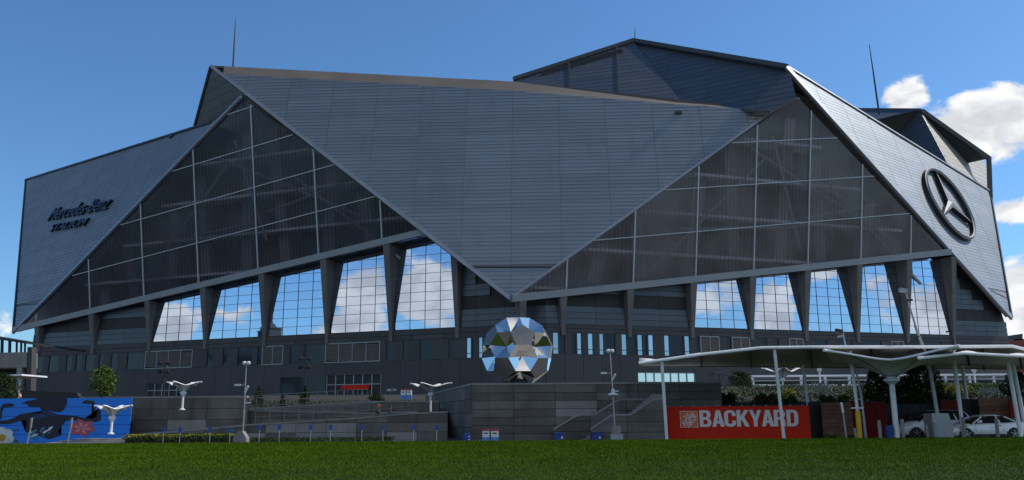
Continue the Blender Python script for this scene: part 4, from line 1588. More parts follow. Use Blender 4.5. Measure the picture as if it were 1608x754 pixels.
def letters(body, xa_, xb_, y0_, y1_, fr, parent, m, shear=0.0, offset=0.02, name='letter', ext=0.03):
    """single capital letters filling a pixel box on a plane"""
    n = len(body)
    tot, xs = 0.0, []
    geos = [text_geo(ch, 1.0, 0.5, shear, offset) for ch in body]
    wds = [max(v.x for v in g[0]) - min(v.x for v in g[0]) for g in geos]
    gap = 0.06
    total = sum(wds) + gap * (n - 1)
    A, B = V(fr.px(xa_, y1_)), V(fr.px(xb_, y0_))
    hmax = max(v.y for g in geos for v in g[0])
    cur = 0.0
    for (vs, f_), w_ in zip(geos, wds):
        xm = min(v.x for v in vs)
        pts = [fr.to3((A.x + (B.x - A.x) * ((v.x - xm) + cur) / total, A.y + (B.y - A.y) * max(0, v.y) / hmax), 0.01 + (v.z + 0.5) * ext) for v in vs]
        MB().add(pts, f_).build(name, m, parent)
        cur += w_ + gap


GLYPH = {
    'B': [[(0, 0), (.42, 0), (.55, .05), (.62, .17), (.62, .34), (.57, .46), (.48, .52), (.55, .58), (.6, .68), (.6, .82), (.54, .94), (.42, 1), (0, 1)], [(.2, .15), (.36, .15), (.42, .21), (.42, .37), (.36, .43), (.2, .43)], [(.2, .59), (.35, .59), (.4, .64), (.4, .79), (.35, .85), (.2, .85)]],
    'A': [[(0, 0), (.2, 0), (.25, .2), (.41, .2), (.46, 0), (.66, 0), (.44, 1), (.22, 1)], [(.28, .36), (.38, .36), (.33, .66)]],
    'C': [[(.62, .36), (.62, .2), (.54, .06), (.4, 0), (.22, 0), (.08, .06), (0, .2), (0, .8), (.08, .94), (.22, 1), (.4, 1), (.54, .94), (.62, .8), (.62, .64), (.42, .64), (.42, .78), (.36, .84), (.26, .84), (.2, .78), (.2, .22), (.26, .16), (.36, .16), (.42, .22), (.42, .36)]],
    'K': [[(0, 0), (.2, 0), (.2, .3), (.27, .4), (.44, 0), (.67, 0), (.4, .58), (.64, 1), (.42, 1), (.2, .6), (.2, 1), (0, 1)]],
    'Y': [[(.23, 0), (.43, 0), (.43, .38), (.66, 1), (.45, 1), (.33, .6), (.21, 1), (0, 1), (.23, .38)]],
    'R': [[(0, 0), (.2, 0), (.2, .4), (.3, .4), (.38, .36), (.41, .28), (.42, 0), (.64, 0), (.61, .1), (.6, .34), (.57, .44), (.5, .5), (.58, .58), (.61, .68), (.61, .82), (.55, .94), (.43, 1), (0, 1)], [(.2, .56), (.34, .56), (.41, .62), (.41, .78), (.34, .84), (.2, .84)]],
    'D': [[(0, 0), (.38, 0), (.53, .06), (.61, .2), (.61, .8), (.53, .94), (.38, 1), (0, 1)], [(.2, .16), (.33, .16), (.41, .24), (.41, .76), (.33, .84), (.2, .84)]]}


def glyph_geo(ch):
    """filled heavy capital from its outlines"""
    cu = bpy.data.curves.new('glyph', 'CURVE')
    cu.dimensions = '2D'
    cu.fill_mode = 'BOTH'
    cu.extrude = 0.5
    for loop in GLYPH[ch]:
        sp = cu.splines.new('POLY')
        sp.points.add(len(loop) - 1)
        for p, q in zip(sp.points, loop):
            p.co = (q[0], q[1], 0, 1)
        sp.use_cyclic_u = True
    ob = bpy.data.objects.new('glyph', cu)
    COL.objects.link(ob)
    dg = bpy.context.evaluated_depsgraph_get()
    dg.update()
    me = ob.evaluated_get(dg).to_mesh()
    vs, f_ = [v.co.copy() for v in me.vertices], [tuple(p.vertices) for p in me.polygons]
    ob.evaluated_get(dg).to_mesh_clear()
    bpy.data.objects.remove(ob)
    bpy.data.curves.remove(cu)
    return vs, f_


cur, word = 0.0, 'BACKYARD'
adv = [max(p[0] for p in GLYPH[ch][0]) + 0.05 - (0.05 if ch in 'AKY' else 0) for ch in word]
A_, B_ = V(fs_.px(1099, 670.5)), V(fs_.px(1252, 643.5))
for ch, ad in zip(word, adv):
    vs, f_ = glyph_geo(ch)
    MB().add([fs_.to3((A_.x + (B_.x - A_.x) * (cur + v.x) / (sum(adv) - .05), A_.y + (B_.y - A_.y) * v.y), 0.002 + (v.z + .5) * .03) for v in vs], f_).build('letter', 'sign_white', sg)
    cur += ad
# square trade mark beside the word
q0, q1 = fs_.P(1068.5, 671.5), fs_.P(1095, 645.5)
cxm, czm = (q0.x + q1.x) / 2, (q0.z + q1.z) / 2
hw, hh = abs(q1.x - q0.x) / 2, abs(q1.z - q0.z) / 2
piece('badge_border', 'sign_white', sg, (cxm, YS - 0.01, czm), (2 * hw, 0, 0), (0, 0.02, 0), (0, 0, 2 * hh))
piece('badge_field', 'sign_orange', sg, (cxm, YS - 0.016, czm), (2 * hw - 0.05, 0, 0), (0, 0.024, 0), (0, 0, 2 * hh - 0.05))
for body, off_, sz, wd_ in (('THE', 0.27, 0.16, 0.42), ('HOME', 0.0, 0.32, 0.98), ('DEPOT', -0.27, 0.2, 0.72)):
    vs, f_ = text_geo(body, 1.0, 0.5, 0.0, 0.03)
    xm, xM = min(v.x for v in vs), max(v.x for v in vs)
    ym = max(v.y for v in vs)
    ca, sa_ = math.cos(R(40)), math.sin(R(40))
    pts = []
    for v in vs:
        lx = ((v.x - xm) / (xM - xm) - 0.5) * wd_ * hw * 1.75
        ly = (v.y / ym - 0.5) * sz * hh * 2 * 1.0 + off_ * 2 * hh * 0.95
        pts.append(V((cxm + lx * ca - ly * sa_, YS - 0.034 - (v.z + 0.5) * 0.008, czm + lx * sa_ + ly * ca)))
    MB().add(pts, f_).build('badge_word', 'sign_white', sg)

# ------------------------------------------------------------------ right-hand side: fences, panels, planting
mat('leaf_dark', (0.03, 0.055, 0.016), 0.6, 0, 0.3, 1.5, spec=0.08, objvar=0.1)
mat('leaf_mid', (0.075, 0.12, 0.025), 0.6, 0, 0.3, 1.5, spec=0.08, objvar=0.1)
mat('leaf_yellow', (0.24, 0.23, 0.03), 0.6, 0, 0.3, 1.5, spec=0.08)
mat('leaf_red', (0.13, 0.07, 0.045), 0.6, 0, 0.3, 1.5, spec=0.08)
mat('bark', (0.06, 0.045, 0.035), 0.9, 0, 0.3, 4)


def plank_fence(x0, x1, Y, ytop, zbot, label, rows=9, m='wood', posts=3):
    xa_, xb_ = X(x0, Y), X(x1, Y)
    zt = at_Y((x0 + x1) / 2, ytop, Y).z
    root = thing('plank_fence', ((xa_ + xb_) / 2, Y, zbot), label, 'fence')
    for i in range(rows):
        a_, b_ = zbot + (zt - zbot) * i / rows, zbot + (zt - zbot) * (i + 1) / rows
        for h_ in (0, 1):
            xm = xa_ + (xb_ - xa_) * (0.5 + 0.02 * (i % 2))
            u0, u1 = (xa_, xm) if h_ == 0 else (xm, xb_)
            piece('plank', m, root, ((u0 + u1) / 2, Y - 0.02 + random.uniform(-.006, .006), (a_ + b_) / 2), (u1 - u0 - 0.012, 0, 0), (0, 0.04, 0), (0, 0, b_ - a_ - 0.018))
    for i in range(posts):
        piece('post', 'dark_metal', root, (xa_ + (xb_ - xa_) * (i + .5) / posts, Y + 0.05, (zbot + zt) / 2), (0.08, 0, 0), (0, 0.09, 0), (0, 0, zt - zbot))
    return root


def panel_wall(x0, x1, Y, ytop, zbot, m, label, n=3, name='screen_panel'):
    xa_, xb_ = X(x0, Y), X(x1, Y)
    zt = at_Y((x0 + x1) / 2, ytop, Y).z
    root = thing(name, ((xa_ + xb_) / 2, Y, zbot), label, 'screen')
    for i in range(n):
        a_, b_ = xa_ + (xb_ - xa_) * i / n, xa_ + (xb_ - xa_) * (i + 1) / n
        piece('panel', m, root, ((a_ + b_) / 2, Y, (zt + zbot) / 2), (b_ - a_ - 0.01, 0, 0), (0, 0.08, 0), (0, 0, zt - zbot))
    MB().box(xa_, xb_, Y - 0.06, Y + 0.06, zt, zt + 0.05).build('cap', 'dark_metal', root)
    return root


panel_wall(1270, 1291, 47.6, 633, ROAD_Z, 'black', 'narrow black screen between the red sign and the plank fence', 2)
plank_fence(1290, 1338, 46.8, 632, ROAD_Z, 'brown plank fence right of the red sign')
panel_wall(1337, 1392, 47.6, 632, ROAD_Z, 'screen_red', 'red screen panel behind the yellow post', 3)
panel_wall(1392, 1480, 48.6, 636, ROAD_Z, 'black', 'dark screen behind the white hatchback', 5)
panel_wall(1478, 1512, 48.0, 630, ROAD_Z, 'screen_red', 'red screen panel behind the front of the silver coupe', 2)
panel_wall(1511, 1540, 48.6, 628, ROAD_Z, 'black', 'dark screen behind the roof of the silver coupe', 2)
plank_fence(1538, 1588, 48.0, 624, ROAD_Z, 'brown plank fence behind the rear of the silver coupe')
panel_wall(1586, 1660, 47.4, 627, ROAD_Z, 'screen_red', 'red screen panel at the right edge of the picture', 4)
zA, zBk = at_Y(1300, 634, 49).z, at_Y(1300, 606, 64).z
tag(MB().add([(X(1044, 49), 49.0, zA - 0.1), (60, 49.0, zA - 0.1), (70, 64, zBk), (X(1120, 64), 64, zBk), (X(1044, 49), 49.0, ROAD_Z - .1), (60, 49, ROAD_Z - .1)], [(0, 1, 2, 3), (4, 5, 1, 0)]).build('planting_bank', 'planting_soil'), kind='structure')
tag(MB().add([(X(1120, 64), 64.02, zBk), (70, 64.02, zBk), (160, 141, 4.5), (X(1120, 141), 141, 4.5)], [(0, 1, 2, 3)]).build('upper_terrace', 'paving'), kind='structure')
# vertical bar fence above the planting
for (x0, x1, Y, y0, y1, lab) in ((1277, 1300, 54, 600, 632, 'short fence of grey upright bars above the plank fence'), (1540, 1608, 54, 608, 628, 'long fence of grey upright bars above the right planks')):
    r_ = thing('bar_fence', at_Y((x0 + x1) / 2, y1, Y), lab, 'fence')
    xx = x0
    while xx < x1:
        p, q = at_Y(xx, y1, Y), at_Y(xx, y0, Y)
        piece('bar', 'grey_metal', r_, (p + q) / 2, (0.09, 0, 0), (0, 0.05, 0), (0, 0, q.z - p.z))
        xx += 4.6
    MB().bar(at_Y(x0 - 1, y0 + 6, Y + .04), at_Y(x1, y0 + 6, Y + .04), 0.04, 0.08).build('rail', 'grey_metal', r_)

# white pavilion behind the planting
pv = thing('pavilion', at_Y(1300, 612, 80), 'low white pavilion with flat roof beyond the planting on the right', 'pavilion')
for y0, y1, m in ((588.5, 591.5, 'white_paint'), (596, 598, 'grey_metal'), (603.5, 605, 'grey_metal')):
    p, q = at_Y(1181, y0, 80), at_Y(1640, y1, 80)
    z0_, z1_ = at_Y(1300, y1, 80).z, at_Y(1300, y0, 80).z
    MB().box(p.x, q.x, 80, 80.3 if m == 'grey_metal' else 84, z0_, z1_).build('roof_beam' if y0 < 595 else 'rail', m, pv)
for xx in range(1184, 1640, 38):
    p = at_Y(xx, 612, 80)
    zt = at_Y(xx, 590, 80).z
    piece('post', 'white_paint', pv, (p.x, 80.2, (p.z + zt) / 2 - 0.3), (0.22, 0, 0), (0, 0.22, 0), (0, 0, zt - p.z + .5))
    piece('under_roof_dark', 'black', pv, (p.x + 1.1, 86, (p.z + zt) / 2), (2.34, 0, 0), (0, 0.2, 0), (0, 0, zt - p.z))  # black sheet painting the shade under the pavilion roof
for i, xx in enumerate((1197, 1218, 1270, 1283, 1300, 1322, 1345)):
    p = at_Y(xx, 611, 77)
    zt = at_Y(xx, 606, 77).z
    tb = thing('terrace_table', (p.x, p.y, p.z), '%s of the small white tables in front of the pavilion' % ['leftmost', 'second', 'third', 'fourth', 'fifth', 'sixth', 'rightmost'][i], 'table', 'small white tables')
    MB().lathe([(0.75, zt - p.z), (0.75, zt - p.z + 0.08), (0.6, zt - p.z + 0.1)], 12, p).build('table_top', 'white_paint', tb)
    MB().lathe([(0.3, -0.25), (0.28, -0.2), (0.06, -0.17), (0.06, zt - p.z)], 8, p).build('leg', 'white_paint', tb)


# ------------------------------------------------------------------ trees, shrubs and hedges
def leaves(n, pick, size, m, name, parent, seed=0):
    """n leaf quads scattered by pick(rng) -> point"""
    rng = random.Random(seed)
    v, f = [], []
    for i in range(n):
        p = pick(rng)
        a_ = V((rng.gauss(0, 1), rng.gauss(0, 1), rng.gauss(0, .7))).normalized()
        b_ = a_.orthogonal().normalized()
        b_.rotate(M.Rotation(rng.uniform(0, 6.28), 3, a_))
        s_ = size * rng.uniform(.6, 1.3)
        k_ = len(v)
        v += [p - a_ * s_, p + b_ * s_ * .5, p + a_ * s_, p - b_ * s_ * .5]
        f += [(k_, k_ + 1, k_ + 2, k_ + 3)]
    me = bpy.data.meshes.new(name)
    me.from_pydata([tuple(q) for q in v], [], f)
    me.materials.append(MATS[m])
    o = bpy.data.objects.new(name, me)
    link(o, parent)
    return o


def tree(base, h, rx, label, m='leaf_dark', n=2600, trunk=0.25, conic=False, seed=1, leaf=0.09, group=None, name='broadleaf_tree'):
    base = V(base)
    rng = random.Random(seed)
    root = thing(name, base, label, 'tree', group)
    tb = MB()
    top = base + V((rng.uniform(-.1, .1) * h, 0, h * 0.85))
    tb.tube([base + V((0, 0, -0.2)), base.lerp(top, .35) + V((rng.uniform(-.03, .03) * h, 0, 0)), base.lerp(top, .7), top], [h * .022, h * .017, h * .011, h * .004], 7)
    clumps = []
    for i in range(16):
        t_ = trunk + (1 - trunk) * (i + .5) / 16
        wd = rx * ((1 - t_) / (1 - trunk) * 0.95 + 0.08) if conic else rx * math.sin(math.pi * min(.97, max(.13, (t_ - trunk) / (1 - trunk) * .85 + .12))) ** .7
        a_ = i * 2.4 + rng.uniform(-.4, .4)
        c_ = base + V((math.cos(a_) * wd * .62, math.sin(a_) * wd * .62, h * t_))
        clumps.append((c_, wd * rng.uniform(.42, .62) + 0.05 * rx))
        tb.tube([base.lerp(top, max(.2, t_ - .15)), c_], [h * .008, h * .003], 5)
    tb.build('trunk', 'bark', root)

    def pick(r_):
        c_, rad_ = r_.choice(clumps)
        d_ = V((r_.gauss(0, 1), r_.gauss(0, 1), r_.gauss(0, 1))).normalized()
        return c_ + V((d_.x, d_.y, d_.z * .75)) * rad_ * (r_.random() ** .45)
    leaves(n, pick, leaf, m, 'crown', root, seed)
    return root


def shrub(p, w_, d_, h_, label, m='leaf_dark', n=900, seed=3, leaf=0.07, name='shrub', cat='shrub', group=None):
    p = V(p)
    root = thing(name, p, label, cat, group)
    rng = random.Random(seed)
    lumps = [(p + V((rng.uniform(-.8, .8) * w_ / 2, rng.uniform(-.7, .7) * d_ / 2, h_ * rng.uniform(.25, .55)))) for i in range(max(4, int(w_ * 2.5)))]

    def pick(r_):
        c_ = r_.choice(lumps)
        q = V((r_.gauss(0, 1), r_.gauss(0, 1), r_.gauss(0, 1))).normalized() * (r_.random() ** .4)
        return V((c_.x + q.x * min(w_, h_ * 1.2) * .35, c_.y + q.y * d_ * .35, max(p.z, c_.z + q.z * h_ * .5)))
    leaves(n, pick, leaf, m, 'foliage', root, seed)
    st_ = MB()
    for c_ in lumps:
        st_.tube([V((c_.x * .7 + p.x * .3, c_.y, p.z - .05)), c_], [0.025, 0.01], 5)
    st_.build('stems', 'bark', root)
    return root


def hpx(y0, y1, Y, x=800):
    return at_Y(x, y0, Y).z - at_Y(x, y1, Y).z


tree(at_Y(160, 626, 112), hpx(577, 626, 112, 160), 1.9, 'small light green tree above the blue mural', 'leaf_mid', 2600, .15, seed=4, leaf=0.17)
tree(at_Y(1164, 616, 72), hpx(586, 616, 72, 1164), 1.0, 'small round tree behind the red sign', 'leaf_dark', 2000, .25, seed=5, leaf=0.1)
tree(V((X(1387, 50.5), 50.5, 0.6)), hpx(583, 675, 50.5, 1387) - 0.3, 1.35, 'dark bushy tree behind the largest funnel shade', 'leaf_dark', 5200, .1, seed=6, leaf=0.085)
tree(V((X(1452, 51), 51, 0.6)), hpx(578, 675, 51, 1450) - 0.3, 1.45, 'dark bushy tree behind the leaning cable mast', 'leaf_dark', 5200, .08, seed=7, leaf=0.085)
tree(V((X(1430, 53), 53, 0.6)), hpx(592, 670, 53, 1430) - 0.3, 1.2, 'dark tree between the two bushier ones behind the cars', 'leaf_dark', 3600, .1, seed=17, leaf=0.085)
tree(V((X(1604, 52), 52, 0.8)), hpx(588, 660, 52, 1604), 1.1, 'dark tree at the right edge behind the red screen', 'leaf_dark', 3000, .15, seed=8, leaf=0.09)
for i, (xx, y0, y1, Y, lab) in enumerate(((405, 606, 640, 66, 'dark conical evergreen left of the other two by the upper railing'), (443, 620, 641, 66, 'smallest dark conical evergreen in the middle by the upper railing'), (478, 606, 640, 66, 'dark conical evergreen nearest the glass entrance'))):
    tree(at_Y(xx, y1, Y), hpx(y0, y1, Y, xx), 0.62 if i != 1 else .4, lab, 'leaf_dark', 2200, .05, True, 10 + i, 0.06, 'evergreens by the upper railing', 'conifer')
tree(at_Y(2, 640, 75), hpx(588, 640, 75, 2), 1.4, 'dark tree at the left edge above the mural', 'leaf_dark', 2600, .15, seed=21, leaf=0.1)
shrub(at_Y(592, 634, 62), 2.0, 1.0, hpx(618, 636, 62, 590), 'dark rounded shrub on the upper terrace left of the two bins', n=1500, seed=30, leaf=.06)
shrub(at_Y(612, 640, 61), 1.2, .8, hpx(628, 642, 61, 612), 'smaller dark shrub on the upper terrace steps', n=900, seed=31, leaf=.06)
for i, (xx, y0, y1, Y, w_, m, lab) in enumerate(((1150, 615, 634, 51, 2.6, 'leaf_dark', 'dark shrub above the left part of the red sign'), (1195, 617, 634, 51, 2.2, 'leaf_red', 'brownish shrub above the middle of the red sign'),
                                               (1215, 620, 633, 51.5, 1.2, 'leaf_yellow', 'small yellowish shrub above the letter R of the red sign'), (1243, 608, 632, 55, 2.0, 'leaf_yellow', 'yellow-green shrub below the white pavilion'),
                                               (1247, 622, 634, 51, 1.6, 'leaf_mid', 'green shrub above the right end of the red sign'), (1310, 618, 636, 51, 2.0, 'leaf_mid', 'green shrub above the left plank fence'),
                                               (1352, 612, 634, 53, 2.0, 'leaf_mid', 'green shrub above the red screen left of the trees'), (1500, 600, 630, 54, 3.0, 'leaf_yellow', 'tall yellow-green shrub behind the silver coupe'),
                                               (1545, 600, 614, 60, 3.6, 'leaf_mid', 'green hedge-like shrub above the right bar fence'), (1590, 602, 614, 60, 3.0, 'leaf_yellow', 'yellow-green shrub at the far right above the bar fence'),
                                               (1120, 622, 640, 50, 1.2, 'leaf_dark', 'dark shrub at the left end of the planting above the red sign'), (1475, 612, 636, 52, 1.6, 'leaf_mid', 'green shrub right of the leaning cable mast'))):
    shrub(at_Y(xx, y1, Y), w_, 1.2, hpx(y0, y1, Y, xx), lab, m, int(700 + 500 * w_), 40 + i, .065)
# creeping ground cover on the planted banks
def cover(n, x0f, x1f, Y0, Y1, zf, m, label, seed):
    o = leaves(n, lambda r_: (lambda Y_: V((r_.uniform(x0f(Y_), x1f(Y_)), Y_, zf(Y_) + r_.random() ** 1.5 * .35)))(r_.uniform(Y0, Y1)), .075, m, 'ground_cover', None, seed)
    return tag(o, label, 'ground cover', kind='stuff')


zb_ = lambda Y_: zA - .1 + (zBk - zA + .1) * (Y_ - 49) / 15
cover(9000, lambda Y_: X(1105, Y_), lambda Y_: 36.0, 49.2, 63.5, zb_, 'leaf_dark', 'dark creeping plants on the bank behind the red sign', 90)
cover(2500, lambda Y_: X(1150, Y_), lambda Y_: 36.0, 49.2, 62, zb_, 'leaf_mid', 'lighter creeping plants on the bank behind the red sign', 91)
zl_ = lambda Y_: zt_l + (4.5 - zt_l) * (Y_ - YU) / 83
zt_l = at_Y(400, 644, YU).z - .1
cover(9000, lambda Y_: X(230, Y_), lambda Y_: X(690, Y_), YU + .5, 84, zl_, 'leaf_dark', 'dark creeping plants on the bank above the ramps', 92)
# low hedge between stone steps and lamp base
hg = thing('low_hedge', (X(290, 45), 45, ROAD_Z), 'low dark hedge with yellowish top along the lawn', 'hedge')
xa_, xb_ = X(203, 45), X(372, 45)
leaves(7000, lambda r_: V((r_.uniform(xa_, xb_), 45 + r_.gauss(0, .3), ROAD_Z + r_.random() ** .6 * .52)), .05, 'leaf_dark', 'foliage', hg, 70)
leaves(1500, lambda r_: V((xa_ + (xb_ - xa_) * r_.random() ** 1.6, 45 + r_.gauss(0, .25), ROAD_Z + .42 + r_.random() * .16)), .05, 'leaf_yellow', 'new_growth', hg, 71)
MB().box(xa_, xb_, 44.8, 45.2, ROAD_Z, ROAD_Z + .35).build('twigs', 'bark', hg)
hg2 = thing('low_hedge', (X(470, 46), 46, ROAD_Z), 'very low dark hedge below the ramp wall, right of the white pole base', 'hedge')
xc_, xd_ = X(393, 46), X(620, 46)
leaves(5000, lambda r_: V((r_.uniform(xc_, xd_), 46 + r_.gauss(0, .2), ROAD_Z + r_.random() ** .6 * (.34 - .16 * 0))), .045, 'leaf_dark', 'foliage', hg2, 72)
hg3 = shrub(V((X(1312, 44.2), 44.2, ROAD_Z)), 2.0, .6, .45, 'low green shrub at the foot of the left plank fence', 'leaf_mid', 900, 74, .05)

# ------------------------------------------------------------------ poles, lamps, masts


def lamp_head(p, d, parent, m='grey_metal', s_=0.28):
    p, d = V(p), V(d).normalized()
    MB().bar(p - d * s_ * .5, p + d * s_ * .5, s_ * .9, s_ * .45).build('lamp_head', m, parent)


def camera_pole(xt, yt, xb, yb, Y, label, arms=True):
    q, p = at_Y(xt, yt, Y), at_Y(xb, yb, Y)
    root = thing('lamp_pole', V((p.x, Y, ROAD_Z)), label, 'lamp pole')
    MB().tube([V((p.x, Y, ROAD_Z)), p.lerp(q, .5), q], [.045, .035, .028], 8).build('pole', 'grey_metal', root)
    for dx in (-.13, .13):
        MB().lathe([(.04, -.05), (.1, 0), (.12, .09), (.06, .15)], 10, q + V((dx * .8, 0, 0))).build('lamp_head', 'bin_white', root)
    if arms:
        m_ = p.lerp(q, .72)
        MB().bar(m_ + V((-.45, 0, 0)), m_, .04, .04).build('arm', 'grey_metal', root)
        MB().bar(m_ + V((-.55, 0, 0)), m_ + V((-.25, 0, 0)), .12, .1).build('camera', 'bin_white', root)
        n_2 = p.lerp(q, .62)
        MB().bar(n_2, n_2 + V((.18, -.1, .32)), .1, .06).build('loudspeaker', 'bin_white', root)
        n_3 = p.lerp(q, .48)
        MB().bar(n_3, n_3 + V((.3, 0, 0)), .06, .06).build('bracket', 'bin_white', root)
    return root


lp = camera_pole(387, 572, 381, 690, 43.6, 'slim grey lamp pole rising from a white gabled base', True)
p = V((X(381.5, 43.4), 43.4, 0))
MB().prism([(p.x - .34, 43.1, ROAD_Z), (p.x + .34, 43.1, ROAD_Z), (p.x + .34, 43.1, .18), (p.x + .12, 43.1, .52), (p.x - .12, 43.1, .52), (p.x - .34, 43.1, .18)], (0, .5, 0)).build('base_cover', 'concrete_pale', lp)
lp2 = camera_pole(958, 553, 966, 672, 43.6, 'slim lamp pole on a grey cabinet in front of the concrete block', True)
p = V((X(966.5, 43.4), 43.4, 0))
piece('cabinet', 'grey_metal', lp2, (p.x, 43.3, .02), (.62, 0, 0), (0, .5, 0), (0, 0, .5))
piece('cabinet_top', 'concrete_pale', lp2, (p.x, 43.3, .47), (.44, 0, 0), (0, .4, 0), (0, 0, .36))
MB().lathe([(.05, 0), (.28, .02), (.26, .07), (.09, .14), (.09, .32)], 12, at_Y(963, 621, 43.6)).build('dome', 'bin_white', lp2)


def dish_px(*a):
    return at_Y(*a)


# thin bent camera mast
cm = thing('camera_mast', V((X(1358, 44), 44, ROAD_Z)), 'thin bent grey mast with a camera rising past the long canopy', 'mast')
MB().tube([V((at_Y(1360, 690, 44).x, 44, ROAD_Z)), at_Y(1352, 620, 44), at_Y(1345, 585, 44), at_Y(1334, 565, 44), at_Y(1326, 535, 44), at_Y(1323, 516, 44)], [.075, .06, .055, .05, .04, .03], 8).build('pole', 'grey_metal', cm)
MB().bar(at_Y(1312, 519, 44), at_Y(1322, 521, 44), .2, .2).build('camera', 'dark_metal', cm)
MB().bar(at_Y(1316, 529, 44), at_Y(1325, 527, 44), .14, .1).build('bracket', 'grey_metal', cm)
MB().bar(at_Y(1345, 603, 44), at_Y(1358, 603, 44), .06, .05).build('arm', 'grey_metal', cm)
# thick leaning mast with cables and box base
tm = thing('cable_mast', V((X(1474, 43.5), 43.5, ROAD_Z)), 'leaning grey mast wrapped with cables on a sloped grey box', 'mast')
mp_ = [V((at_Y(1478, 690, 43.5).x, 43.5, ROAD_Z)), at_Y(1471, 645, 43.5), at_Y(1461, 585, 43.5), at_Y(1451, 548, 43.5), at_Y(1440, 520, 43.5), at_Y(1431, 490, 43.5), at_Y(1422, 458, 43.5)]
MB().tube(mp_, [.11, .1, .09, .08, .06, .05, .04], 8).build('pole', 'grey_metal', tm)
MB().tube([at_Y(1443, 528, 43.4), at_Y(1427, 540, 43.4), at_Y(1428, 553, 43.4), at_Y(1441, 548, 43.4), at_Y(1448, 558, 43.4)], .035, 6).build('cable', 'dark_metal', tm)
MB().tube([at_Y(1436, 512, 43.4), at_Y(1441, 530, 43.4), at_Y(1440, 542, 43.4), at_Y(1452, 552, 43.4)], .03, 6).build('cable', 'dark_metal', tm)
MB().bar(at_Y(1412, 455, 43.5), at_Y(1424, 457, 43.5), .22, .2).build('camera', 'grey_metal', tm)
MB().bar(at_Y(1424, 472, 43.5), at_Y(1432, 471, 43.5), .2, .1).build('bracket', 'dark_metal', tm)
bx0, bx1, bx2, bx3 = at_Y(1464, 688, 43.2), at_Y(1496, 668, 43.2), at_Y(1489, 649, 43.2), at_Y(1463, 649, 43.2)
MB().prism([V((bx3.x, 43.2, ROAD_Z)), V((bx1.x, 43.2, ROAD_Z)), bx1, bx2, bx3], (0, .9, 0)).build('box', 'grey_metal', tm)
# street lamp against the stadium
sl = thing('street_lamp', at_Y(1499, 560, 60) * 1.0, 'small dark street lamp seen over the long canopy', 'lamp')
MB().tube([V((at_Y(1499, 560, 60).x, 60, zBk - .5)), at_Y(1497, 535, 60), at_Y(1494, 521, 60)], [.06, .05, .04], 6).build('pole', 'dark_metal', sl)
MB().bar(at_Y(1486, 521, 60), at_Y(1495, 521, 60), .18, .1).build('lamp_head', 'dark_metal', sl)
# plaza floodlights
for xx, yt, yb, lab in ((258, 573, 640, 'dark floodlight pole above the stained concrete wall'), (479, 566, 645, 'dark floodlight pole left of the glass entrance')):
    Y = 75
    q, p = at_Y(xx, yt, Y), at_Y(xx - 1, yb, Y)
    r_ = thing('floodlight_pole', p, lab, 'floodlight', 'dark plaza floodlights')
    MB().tube([p, q + V((0, 0, .3))], [.09, .05], 6).build('pole', 'dark_metal', r_)
    for zz in (0.1, -0.65):
        MB().bar(q + V((-.4, 0, zz)), q + V((.4, 0, zz)), .05, .05).build('crossbar', 'dark_metal', r_)
        for dx in (-.38, .38):
            MB().lathe([(.08, -.12), (.2, -.08), (.22, .1), (.1, .2)], 8, q + V((dx, -.06, zz))).build('lamp_head', 'dark_metal', r_)
# slender white post behind the bollards
wp = thing('marker_post', V((X(1325, 43.8), 43.8, ROAD_Z)), 'slim two-tone marker post in front of the left plank fence', 'post')
MB().tube([V((X(1326, 43.8), 43.8, ROAD_Z)), at_Y(1324, 648, 43.8)], .05, 8).build('lower_tube', 'grey_metal', wp)
MB().tube([at_Y(1324, 648, 43.8), at_Y(1321, 632, 43.8)], .062, 8).build('upper_tube', 'white_paint', wp)
for i, xx in enumerate((49, 112)):
    w2 = thing('marker_post', V((X(xx, 43.2), 43.2, ROAD_Z)), '%s slim grey marker post in front of the blue mural' % ('left' if i == 0 else 'right'), 'post')
    a_, b_, c_ = V((X(xx - 2, 43.2), 43.2, ROAD_Z)), at_Y(xx - 1, 672, 43.2), at_Y(xx + 1, 656, 43.2)
    MB().tube([a_, b_], .035, 8).build('lower_tube', 'grey_metal', w2)
    MB().tube([b_, c_], .055, 8).build('upper_tube', 'concrete_pale', w2)

# parking signs on thin posts along the lawn
nth = ['first', 'second', 'third', 'fourth', 'fifth', 'sixth', 'seventh', 'eighth', 'ninth', 'tenth', 'eleventh', 'twelfth']
for i, xx in enumerate((259, 285, 332, 363, 409, 440, 489, 520, 569, 602, 650, 686)):
    Y = 42.6
    p = V((X(xx, Y), Y, ROAD_Z))
    r_ = thing('sign_post', p, '%s blue sign on a thin post along the lawn, counted from the left' % nth[i], 'sign', 'small blue signs along the lawn')
    zt = at_Y(xx, 667 if i > 3 else 671, Y).z
    MB().tube([p, V((p.x, Y, zt))], .018, 6).build('post', 'grey_metal', r_)
    piece('plate', 'sign_blue', r_, (p.x, Y - .025, zt - .13), (.17, 0, 0), (0, .015, 0), (0, 0, .25))

# ------------------------------------------------------------------ bins


